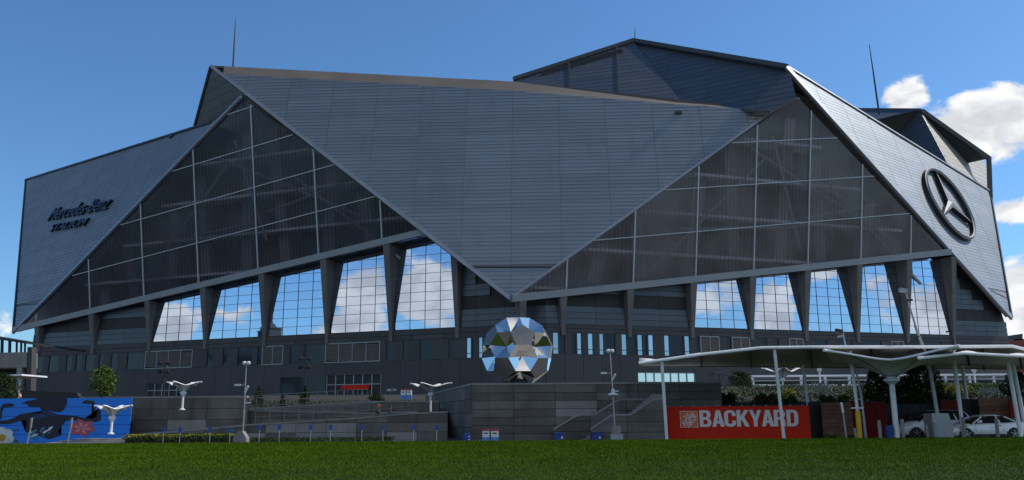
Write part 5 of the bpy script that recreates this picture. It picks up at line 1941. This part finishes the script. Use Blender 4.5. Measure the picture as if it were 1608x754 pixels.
def tall_bin(x0, x1, yt, yb, Y, zb, label, words=True):
    a_, b_ = X(x0, Y), X(x1, Y)
    zt = at_Y((x0 + x1) / 2, yt, Y).z
    r_ = thing('litter_bin', ((a_ + b_) / 2, Y, zb), label, 'litter bin', 'white and blue litter bins')
    h_ = zt - zb
    cx_, wd = (a_ + b_) / 2, b_ - a_
    MB().box(a_, b_, Y, Y + wd, zb, zb + h_ * .42).build('lower_body', 'bin_blue', r_)
    MB().box(a_ + .004, b_ - .004, Y + .004, Y + wd - .004, zb + h_ * .42, zb + h_ * .88).build('upper_body', 'bin_white', r_)
    MB().prism([(a_ - .02, Y - .02, zb + h_ * .88), (b_ + .02, Y - .02, zb + h_ * .88), (b_ - .04, Y - .02, zt), (a_ + .04, Y - .02, zt)], (0, wd + .04, 0)).build('lid', 'bin_red', r_)
    piece('slot', 'black', r_, (cx_, Y - .001, zb + h_ * .7), (wd * .55, 0, 0), (0, .012, 0), (0, 0, h_ * .09))


tall_bin(757.5, 768.5, 674, 692, 45.2, ROAD_Z, 'left white and blue litter bin with red lid below the ball')
tall_bin(771, 782.5, 674, 692, 45.2, ROAD_Z, 'right white and blue litter bin with red lid below the ball')
for x0, x1, lab in ((628.5, 636, 'left white and blue litter bin with red lid on the upper terrace'), (638, 645.5, 'right white and blue litter bin with red lid on the upper terrace')):
    tall_bin(x0, x1, 611, 627, 80, at_Y(636, 627, 80).z, lab)


def barrel(xx, yt, Y, rad_, label, m='blue_plastic', lid=True):
    zt = at_Y(xx, yt, Y).z
    c_ = V((X(xx, Y), Y, ROAD_Z))
    r_ = thing('barrel', c_, label, 'barrel')
    h_ = zt - ROAD_Z
    MB().lathe([(rad_ * .9, 0), (rad_, .05), (rad_, h_ * .3), (rad_ * 1.05, h_ * .33), (rad_, h_ * .36), (rad_, h_ * .62), (rad_ * 1.05, h_ * .65), (rad_, h_ * .68), (rad_, h_ - .06)], 18, c_).build('drum', m, r_)
    MB().lathe([(rad_ * 1.04, h_ - .06), (rad_ * 1.04, h_ - .02), (rad_ * .7, h_)], 18, c_).build('lid', m, r_)


barrel(733, 681, 46.2, .2, 'blue barrel at the corner of the concrete block')
barrel(1393.5, 668, 43.9, .2, 'blue barrel left of the largest funnel shade')
for x0, x1, lab in ((870, 886, 'dark blue cart bin at the foot of the left stair parapet'), (929, 945, 'dark blue cart bin at the foot of the right stair parapet')):
    Y = 44.6
    a_, b_ = X(x0, Y), X(x1, Y)
    zt = at_Y(x0, 680, Y).z
    r_ = thing('cart_bin', ((a_ + b_) / 2, Y, ROAD_Z), lab, 'cart bin', 'dark blue cart bins')
    MB().prism([(a_ + .05, Y, ROAD_Z + .06), (b_ - .05, Y, ROAD_Z + .06), (b_, Y, zt - .05), (a_, Y, zt - .05)], (0, .5, 0)).build('tub', 'blue_plastic', r_)
    MB().box(a_ - .02, b_ + .02, Y - .03, Y + .55, zt - .05, zt).build('lid', 'blue_plastic', r_)
    piece('label_plate', 'bin_white', r_, ((b_ - .14), Y - .006, zt - .24), (.09, 0, 0), (0, .01, 0), (0, 0, .13))
    for dx in (a_ + .1, b_ - .1):
        MB().tube([(dx, Y + .4, ROAD_Z + .09), (dx + .05, Y + .4, ROAD_Z + .09)], .09, 10).build('wheel', 'black', r_)
# yellow post, hydrant-like
yp = thing('yellow_post', V((X(1346, 43.4), 43.4, ROAD_Z)), 'thick yellow protective post beside the thin bent mast', 'post')
a_ = V((X(1347, 43.4), 43.4, ROAD_Z))
zt = at_Y(1343, 645, 43.4).z
MB().lathe([(.13, 0), (.13, zt - ROAD_Z - .12), (.11, zt - ROAD_Z - .04), (.05, zt - ROAD_Z)], 14, a_).build('sleeve', 'yellow', yp)
MB().tube([V((a_.x - .32, 43.4, at_Y(1343, 641, 43.4).z)), V((a_.x + .32, 43.4, at_Y(1343, 641, 43.4).z))], .035, 8).build('cross_arm', 'white_paint', yp)
# bollards
bl = [(1342, 672, 'shortest grey bollard right beside the yellow post'), (1380, 660, 'pale bollard left of the blue barrel near the hatchback'), (1416, 658, 'pale bollard in front of the largest funnel shade mast'), (1454.5, 667, 'short thin bollard in front of the hatchback door'),
      (1466, 664, 'grey bollard against the sloped grey box'), (1511.5, 655, 'pale bollard in front of the coupe front wheel and door'), (1564, 656, 'pale bollard in front of the coupe rear window')]
for xx, yt, lab in bl:
    Y = 42.9
    p = V((at_Y(xx + (xx - 804) * .0045, 688, Y).x, Y, ROAD_Z))
    q = at_Y(xx, yt, Y)
    r_ = thing('bollard', p, lab, 'bollard', 'bollards along the lawn edge')
    w_ = .055 if 'thin' in lab or 'shortest' in lab else .085
    MB().tube([p, p.lerp(q, .97)], w_, 12).build('post', 'concrete_pale', r_)
    MB().tube([p.lerp(q, .97), q], [w_ * 1.08, w_ * .7], 12).build('cap', 'concrete_pale', r_)

# ------------------------------------------------------------------ cars
mat('car_silver', (0.72, 0.74, 0.77), 0.25, 0.1, 0.02, 1.0, coat=0.6)
mat('car_white', (0.72, 0.74, 0.76), 0.25, 0.0, 0.02, 1.0, coat=0.6)
mat('car_glass', (0.01, 0.012, 0.015), 0.05, 0.0, 0.0, spec=0.7)
mat('tyre', (0.015, 0.015, 0.016), 0.8, 0, 0.2)
mat('rim', (0.5, 0.51, 0.53), 0.3, 0.7, 0.05)
mat('head_lamp', (0.7, 0.72, 0.74), 0.08, 0.3, 0.0)
mat('tail_lamp', (0.35, 0.01, 0.01), 0.15, 0.0, 0.0)


def car(name, label, nose_x, Y, L, W, belt, roofl, wheels, wr_, paint_, spoiler=False):
    """car facing -X; belt = [(x, z)] shoulder line, roofl = glass/roof outline [(x, z)] from windscreen foot to rear screen foot"""
    z0 = ROAD_Z
    root = thing(name, (nose_x + L / 2, Y, z0), label, 'car')
    P = lambda x, y, z: V((nose_x + x, Y + y, z0 + z))
    bx_ = [q[0] for q in belt]
    bz = [q[1] for q in belt]
    n = 34
    vs, fs = [], []
    m_ = 12
    for i in range(n + 1):
        x = L * i / n
        zt_ = float(np.interp(x, bx_, bz))
        e = min(x / .55, (L - x) / .55, 1)
        w_ = W / 2 * (0.74 + .26 * math.sqrt(max(0, 1 - (1 - e) ** 2)))
        zb_ = .2 + .12 * (1 - e) ** 2
        sec = [(-w_ * .9, zb_), (-w_ * .985, zb_ + .13), (-w_, zb_ + .3), (-w_ * .985, zt_ - .16), (-w_ * .93, zt_ - .05), (-w_ * .75, zt_), (w_ * .75, zt_), (w_ * .93, zt_ - .05), (w_ * .985, zt_ - .16), (w_, zb_ + .3), (w_ * .985, zb_ + .13), (w_ * .9, zb_)]
        vs += [P(x, a_, b_) for a_, b_ in sec]
    for i in range(n):
        for j in range(m_):
            k_ = i * m_ + j
            k2 = i * m_ + (j + 1) % m_
            fs.append((k_, k_ + m_, k2 + m_, k2))
    fs.append(tuple(range(m_)))
    fs.append(tuple(range((n + 1) * m_ - 1, n * m_ - 1, -1)))
    MB().add(vs, fs).build('body', paint_, root, smooth=True)
    # greenhouse
    rx_, rz = [q[0] for q in roofl], [q[1] for q in roofl]
    zr_ = max(rz)
    x0_, x1_ = rx_[0], rx_[-1]
    vs, fs = [], []
    n2 = 24
    for i in range(n2 + 1):
        x = x0_ + (x1_ - x0_) * i / n2
        zt_ = float(np.interp(x, rx_, rz))
        zl = float(np.interp(x, bx_, bz)) - .06
        k_ = max(0, (zt_ - zl)) / (zr_ - .8)
        wl_, wt_ = W / 2 * .93, W / 2 * (.93 - .25 * min(1, k_))
        zt_ = max(zt_, zl + .02)
        vs += [P(x, -wl_, zl), P(x, -wt_ - .02, zt_ - .05), P(x, -wt_ * .8, zt_), P(x, wt_ * .8, zt_), P(x, wt_ + .02, zt_ - .05), P(x, wl_, zl)]
    for i in range(n2):
        for j in range(5):
            k_ = i * 6 + j
            fs.append((k_, k_ + 6, k_ + 7, k_ + 1))
    MB().add(vs, fs).build('windows', 'car_glass', root, smooth=True)
    # roof skin and pillars
    rs = [(x, z) for x, z in roofl if z > zr_ - .12]
    xa_, xb_ = min(q[0] for q in rs), max(q[0] for q in rs)
    vs, fs = [], []
    for i in range(9):
        x = xa_ + (xb_ - xa_) * i / 8
        zt_ = float(np.interp(x, rx_, rz))
        wt_ = W / 2 * .70
        vs += [P(x, -wt_, zt_ - .035), P(x, -wt_ * .75, zt_ + .012), P(x, wt_ * .75, zt_ + .012), P(x, wt_, zt_ - .035)]
    for i in range(8):
        for j in range(3):
            k_ = i * 4 + j
            fs.append((k_, k_ + 4, k_ + 5, k_ + 1))
    ro = MB().add(vs, fs).build('roof', paint_, root, smooth=True)
    md_ = ro.modifiers.new('thickness', 'SOLIDIFY')
    md_.thickness = .03
    for sd_ in (-1, 1):
        yb_, yt_ = sd_ * W / 2 * .94, sd_ * W / 2 * .70
        zb0 = float(np.interp(x0_ + .1, bx_, bz)) - .03
        MB().bar(P(x0_ + .12, yb_, zb0), P(xa_, yt_, zr_ - .07), .06, .05).build('pillar', paint_, root)
        xm = (xa_ + xb_) / 2 + .12
        MB().bar(P(xm + .1, yb_, float(np.interp(xm, bx_, bz)) - .03), P(xm, yt_, zr_ - .04), .07, .05).build('pillar', paint_, root)
        MB().bar(P(x1_ - .22, yb_, float(np.interp(x1_ - .2, bx_, bz)) - .03), P(xb_, yt_, zr_ - .08), .13, .06).build('pillar', paint_, root)
        mi = MB().bar(P(x0_ + .38, sd_ * (W / 2 - .02), .92 if zr_ < 1.4 else 1.06), P(x0_ + .5, sd_ * (W / 2 + .14), .96 if zr_ < 1.4 else 1.1), .1, .13)
        mi.build('side_mirror', paint_, root)
        MB().bar(P(x0_ + .25, sd_ * (W / 2 + .004), .45), P(x0_ + .25, sd_ * W / 2 * .97, .8), .012, .012).build('door_seam', 'black', root)
        MB().bar(P(xm + .25, sd_ * (W / 2 + .004), .45), P(xm + .25, sd_ * W / 2 * .97, .8), .012, .012).build('door_seam', 'black', root)
        MB().bar(P(xm - .05, sd_ * (W / 2 + .004), .72), P(xm + .14, sd_ * (W / 2 + .004), .73), .03, .03).build('door_handle', 'dark_metal', root)
        MB().bar(P(wheels[0] + .45, sd_ * (W / 2 - .015), .26), P(wheels[1] - .45, sd_ * (W / 2 - .015), .26), .03, .1).build('sill', 'dark_metal', root)
        # lamps
        zh = float(np.interp(.3, bx_, bz))
        MB().prism([P(.05, sd_ * W / 2 * .55, zh - .16), P(.10, sd_ * W / 2 * .93, zh - .18), P(.62, sd_ * W / 2 * 1.0, zh - .06), P(.45, sd_ * W / 2 * .8, zh + .02)], (0, 0, .06)).build('headlight', 'head_lamp', root)
        zt_ = float(np.interp(L - .2, bx_, bz))
        MB().box(nose_x + L - .32, nose_x + L - .06, min(Y + sd_ * W / 2 * .72, Y + sd_ * W / 2 * .97), max(Y + sd_ * W / 2 * .72, Y + sd_ * W / 2 * .97), z0 + zt_ - .26, z0 + zt_ - .1).build('tail_light', 'tail_lamp', root)
        for wx in wheels:
            yo = sd_ * (W / 2 - .1)
            MB().tube([P(wx, sd_ * (W / 2 - .25), wr_), P(wx, sd_ * (W / 2 + .003), wr_ + .02)], wr_ + .065, 20).build('wheel_arch', 'black', root)
            wh = MB().tube([P(wx, sd_ * (W / 2 - .2), wr_), P(wx, sd_ * (W / 2 + .0), wr_), P(wx, sd_ * (W / 2 + .02), wr_)], [wr_, wr_, wr_ - .03], 24).build('wheel', 'tyre', root)
            MB().tube([P(wx, sd_ * (W / 2 - .1), wr_), P(wx, sd_ * (W / 2 + .024), wr_)], wr_ * .7, 20).build('hub_recess', 'dark_metal', wh)
            sp = MB()
            for k_ in range(5):
                a_ = R(72 * k_ + 18)
                sp.bar(P(wx, sd_ * (W / 2 + .03), wr_), P(wx + math.cos(a_) * wr_ * .66, sd_ * (W / 2 + .03), wr_ + math.sin(a_) * wr_ * .66), .03, .075, (0, 1, 0))
            sp.build('rim', 'rim', wh)
    piece('number_plate', 'bin_white', root, P(.0, 0, .42), (.03, 0, 0), (0, .45, 0), (0, 0, .11))
    piece('bumper', 'dark_metal', root, P(.04, 0, .3), (.1, 0, 0), (0, W * .66, 0), (0, 0, .1))
    if spoiler:
        MB().bar(P(L - .35, -W * .42, 1.06), P(L - .35, W * .42, 1.06), .22, .04).build('spoiler', paint_, root)
        for sd_ in (-1, 1):
            MB().bar(P(L - .35, sd_ * W * .38, .92), P(L - .35, sd_ * W * .38, 1.05), .1, .05, (0, 1, 0)).build('spoiler_foot', paint_, root)
    return root


YC = 44.9
nx = X(1470, YC)
car('parked_car', 'silver two-door coupe with rear spoiler parked at the right', nx, YC, X(1606, YC) - nx, 1.74,
    [(0, .5), (.12, .62), (.5, .72), (1.2, .83), (1.6, .88), (2.7, .9), (3.5, .94), (4.1, .95), (4.5, .9), (4.7, .62)],
    [(1.3, .84), (2.05, 1.2), (2.35, 1.27), (2.8, 1.28), (3.2, 1.22), (3.9, .98)], (X(1501, YC) - nx, X(1574, YC) - nx), .32, 'car_silver', True)
YC2 = 47.0
nx2 = X(1402, YC2)
car('parked_car', 'white hatchback parked behind the largest funnel shade', nx2, YC2, 4.3, 1.76,
    [(0, .62), (.12, .76), (.5, .88), (1.0, .98), (1.3, 1.02), (2.6, 1.05), (3.8, 1.08), (4.15, 1.0), (4.3, .7)],
    [(1.0, .98), (1.75, 1.42), (2.1, 1.52), (2.9, 1.54), (3.6, 1.48), (4.15, 1.06)], (.8, 3.4), .33, 'car_white')

# ------------------------------------------------------------------ people on the ramp
mat('skin', (0.30, 0.17, 0.11), 0.6, 0, 0.1)
mat('cloth_dark', (0.015, 0.016, 0.02), 0.8, 0, 0.2, 6)
mat('cloth_navy', (0.02, 0.025, 0.05), 0.8, 0, 0.2, 6)
mat('cap_red', (0.35, 0.05, 0.02), 0.7, 0, 0.1)


def person(base, h, face, label, cloth, cap, arms):
    base = V(base)
    root = thing('person', base, label, 'person')
    s_ = h / 1.75
    rt = M.Rotation(face, 3, 'Z')
    J = {'pel': (0, 0, .93), 'wst': (0, 0, 1.1), 'chs': (0, 0, 1.33), 'nck': (0, 0, 1.47), 'hed': (0, -.02, 1.57), 'top': (0, 0, 1.7),
         'sl': (.19, 0, 1.4), 'el': (.25, .03, 1.12), 'wl': arms[0], 'hl': tuple(V(arms[0]) + V((0, -.05, -.09))), 'sr': (-.19, 0, 1.4), 'er': (-.25, .03, 1.12), 'wr': arms[1], 'hr': tuple(V(arms[1]) + V((0, -.05, -.09))),
         'pl': (.1, 0, .88), 'kl': (.11, -.03, .49), 'al': (.11, .02, .08), 'tl': (.12, -.14, .03), 'pr': (-.1, 0, .88), 'kr': (-.11, -.06, .49), 'ar': (-.12, .04, .08), 'tr': (-.13, -.12, .03)}
    E_ = [('pel', 'wst'), ('wst', 'chs'), ('chs', 'nck'), ('nck', 'hed'), ('hed', 'top'), ('chs', 'sl'), ('sl', 'el'), ('el', 'wl'), ('wl', 'hl'), ('chs', 'sr'), ('sr', 'er'), ('er', 'wr'), ('wr', 'hr'),
          ('pel', 'pl'), ('pl', 'kl'), ('kl', 'al'), ('al', 'tl'), ('pel', 'pr'), ('pr', 'kr'), ('kr', 'ar'), ('ar', 'tr')]
    rad_ = {'pel': .14, 'wst': .13, 'chs': .16, 'nck': .055, 'hed': .095, 'top': .07, 'sl': .07, 'el': .05, 'wl': .035, 'hl': .035, 'sr': .07, 'er': .05, 'wr': .035, 'hr': .035, 'pl': .1, 'kl': .065, 'al': .045, 'tl': .04, 'pr': .1, 'kr': .065, 'ar': .045, 'tr': .04}
    ks = list(J)
    me = bpy.data.meshes.new('body')
    me.from_pydata([tuple(base + rt @ (V(J[k_]) * s_)) for k_ in ks], [(ks.index(a_), ks.index(b_)) for a_, b_ in E_], [])
    o = bpy.data.objects.new('body', me)
    link(o, root)
    me.materials.append(MATS[cloth])
    sk = o.modifiers.new('skin', 'SKIN')
    for i, k_ in enumerate(ks):
        me.skin_vertices[0].data[i].radius = (rad_[k_] * s_,) * 2
    me.skin_vertices[0].data[0].use_root = True
    ss_ = o.modifiers.new('smooth', 'SUBSURF')
    ss_.levels = ss_.render_levels = 1
    hd = base + rt @ (V((0, -.02, 1.6)) * s_)
    MB().lathe([(.03, -.12), (.075, -.09), (.095, 0), (.085, .06)], 12, hd).build('face', 'skin', root, smooth=True)
    MB().lathe([(.105, .02), (.105, .06), (.08, .12), (.03, .14)], 12, hd).build('cap' if cap else 'hair', 'cap_red' if cap else 'black', root, smooth=True)
    if cap:
        d_ = rt @ V((0, -1, 0))
        MB().bar(hd + d_ * .08 + V((0, 0, .045)), hd + d_ * .2 + V((0, 0, .035)), .15, .015).build('cap_peak', 'cap_red', root)


YP = 52.2
pz = at_Y(594, 635, YP).z - 1.72
person((X(594, YP), YP, pz), 1.72, R(70), 'person in dark clothes and red cap walking on the ramp', 'cloth_dark', True, ((.2, -.1, .9), (-.24, -.2, .98)))
person((X(612, YP + .3), YP + .3, at_Y(612, 637, YP).z - 1.7), 1.7, R(100), 'person in navy clothes walking ahead of the one with the red cap', 'cloth_navy', False, ((.22, -.18, .95), (-.2, .02, .88)))
tag(MB().add([(X(560, YR + .3), YR + .35, pz), (X(703, YR + .3), YR + .35, pz + .02), (X(655, YM), YM - .02, pz + .02), (X(560, YM), YM - .02, pz)], [(0, 1, 2, 3)]).build('ramp', 'paving'), kind='structure')

# small white wordmark and cone
wd = thing('wall_sign', WL.to3((WL.px(615, 612)[0], 6), 0.1), 'tiny white lettering on the dark wall left of the upper bins', 'sign')
letters('DELTA', 608, 623, 610.5, 614.5, Frame(WL.to3((0, 0), 0.12), WL.n), wd, 'sign_white', 0, 0.02, 'letter', 0.1)
pc_ = at_Y(31, 624, 51.15)
cn = thing('traffic_cone', pc_, 'orange and white traffic cone on top of the mural wall', 'cone')
mat('cone_orange', (0.6, 0.12, 0.02), 0.5, 0, 0.1)
MB().lathe([(.11, 0), (.085, .1)], 10, pc_).build('lower_cone', 'cone_orange', cn)
MB().lathe([(.085, .1), (.06, .17)], 10, pc_).build('reflective_band', 'bin_white', cn)
MB().lathe([(.06, .17), (.03, .26)], 10, pc_).build('upper_cone', 'cone_orange', cn)

# ------------------------------------------------------------------ structures at the picture's edges
YL = 140
pk_ = thing('parking_deck', at_Y(20, 622, YL), 'grey concrete deck with dark roof at the left edge beside the stadium', 'building')
q = lambda x, y, dY=0: at_Y(x, y, YL + dY)
MB().prism([q(-120, 556), q(43, 553), q(43, 577), q(-120, 580)], (0, 3, 0)).build('parapet', 'concrete_pale', pk_)
MB().prism([q(-120, 510), q(42, 537), q(42, 540), q(-120, 515)], (0, 20, 0)).build('roof', 'black', pk_)
for xx in (-60, -30, 3, 15, 26, 33, 39):
    MB().bar(q(xx, 556, .5), q(xx + .5, 537 + (xx - 42) * .12, .5), .35 if xx < 20 else .18, .35, (0, 1, 0)).build('post', 'dark_metal', pk_)
MB().prism([q(43, 545), q(50, 545), q(48, 640), q(40, 640)], (0, 1.5, 0)).build('stair_tower', 'precast', pk_)
MB().bar(q(31, 640, .5), q(33, 577, .5), .9, .9, (0, 1, 0)).build('column', 'concrete_pale', pk_)
MB().prism([q(-120, 577, 6), q(45, 577, 6), q(45, 640, 6), q(-120, 640, 6)], (0, 1, 0)).build('deck_dark', 'black', pk_)  # black sheet painting the shaded interior of the deck
MB().prism([q(-120, 606, -22), q(120, 617, -22), q(135, 640, -22), q(-120, 640, -22)], (0, 1, 0)).build('dark_void', 'black', pk_)  # black sheet standing in for the shaded void above the mural
ww = thing('flat_awning', at_Y(10, 592, 90), 'thin white awning edge at the left edge of the picture', 'awning')
MB().prism([at_Y(-80, 590, 90), at_Y(34, 587.5, 90), at_Y(34, 590, 90), at_Y(-80, 595, 90)], (0, 5, 0)).build('awning_sheet', 'white_paint', ww)
MB().tube([at_Y(29, 640, 91), at_Y(30, 590, 91)], .1, 6).build('post', 'grey_metal', ww)
YF = 260
bb = thing('brick_building', at_Y(1610, 560, YF), 'distant red brick building at the right edge', 'building')
q = lambda x, y: at_Y(x, y, YF)
MB().prism([q(1578, 600), q(1660, 600), q(1660, 533), q(1578, 535)], (0, 20, 0)).build('wall', 'brick_far', bb)
MB().prism([q(1592, 535), q(1606, 534), q(1606, 524), q(1592, 526)], (0, 8, 0)).build('roof_house', 'trim_dark', bb)
MB().prism([q(1577, 535), q(1661, 533), q(1661, 531), q(1577, 533)], (0, 20.5, 0)).build('coping', 'concrete', bb)

# spired tower across the lawn, seen mirrored in the third window from the left
hit = on_plane(424, 524, WL.to3((0, 0)), WL.n)
rd = mirrored(424, 524, *LW)
tw_d = 420.0
tp = hit + V((rd.x, rd.y, 0)).normalized() * tw_d
tw = thing('spired_tower', (tp.x, tp.y, -0.3), 'dark tower with a spire mirrored in the third window', 'tower')
mat('tower_stone', (0.05, 0.055, 0.065), 0.8, 0, 0.2, 0.2)
px_m = (tw_d + hit.y) / F
zt_ = lambda y: hit.z + (524 - y) * px_m + rd.z / V((rd.x, rd.y)).length * tw_d
sq = lambda h_, z: [(tp.x + h_ * c_, tp.y + h_ * s_, z) for c_, s_ in ((-1, -1), (1, -1), (1, 1), (-1, 1))]
for nm, h0, h1, y0, y1 in (('tower_block', 5.2, 5.2, 640, 519), ('cornice', 5.8, 5.8, 519, 517.5), ('roof', 4.8, 2.6, 517.5, 508), ('lantern', 1.9, 1.7, 508, 501), ('lantern_roof', 2.3, 0.5, 501, 497), ('spire', 0.5, 0.1, 497, 486)):
    z0_, z1_ = (max(-0.3, zt_(y0)) if nm == 'tower_block' else zt_(y0)), zt_(y1)
    if nm == 'tower_block':
        z0_ = -0.4
    MB().add(sq(h0, z0_) + sq(h1, z1_), [(3, 2, 1, 0), (4, 5, 6, 7), (0, 1, 5, 4), (1, 2, 6, 5), (2, 3, 7, 6), (3, 0, 4, 7)]).build(nm, 'tower_stone', tw)

# ------------------------------------------------------------------ grass
rng = np.random.default_rng(5)
NB = 330000
yy = np.sqrt(rng.random(NB) * (LAWN_Y ** 2 - 13.0 ** 2) + 13.0 ** 2)
xx = (rng.random(NB) * 2 - 1) * yy * 0.70
# mowing tufts
tuft = np.sin(xx * 2.1 + np.sin(yy * 1.3) * 2) * np.sin(yy * 1.9 + np.sin(xx * .7) * 2)
hh_ = (0.030 + 0.018 * rng.random(NB)) * (1 + .18 * tuft) * (0.75 + yy / 60)
wd_ = (0.006 + 0.006 * rng.random(NB)) * (yy / 22)
an = rng.random(NB) * 6.283
lx, ly = rng.normal(0, .35, NB) * hh_, rng.normal(0, .35, NB) * hh_
vv = np.empty((NB, 3, 3), np.float32)
vv[:, 0, 0], vv[:, 0, 1], vv[:, 0, 2] = xx - np.cos(an) * wd_, yy - np.sin(an) * wd_, 0
vv[:, 1, 0], vv[:, 1, 1], vv[:, 1, 2] = xx + np.cos(an) * wd_, yy + np.sin(an) * wd_, 0
vv[:, 2, 0], vv[:, 2, 1], vv[:, 2, 2] = xx + lx, yy + ly, hh_
me = bpy.data.meshes.new('grass')
me.vertices.add(NB * 3)
me.vertices.foreach_set('co', vv.ravel())
me.loops.add(NB * 3)
me.loops.foreach_set('vertex_index', np.arange(NB * 3, dtype=np.int32))
me.polygons.add(NB)
me.polygons.foreach_set('loop_start', np.arange(0, NB * 3, 3, dtype=np.int32))
me.update(calc_edges=True)
mat('grass_blade', (0.064, 0.116, 0.005), 0.7, 0, 0.25, 0.5, spec=0.03, detail=8, stain=0.35, stain_vec=(.03, .4, 1))
me.materials.append(MATS['grass_blade'])
go = bpy.data.objects.new('grass', me)
link(go)
tag(go, 'short mown dark green grass of the lawn', 'grass', kind='stuff')
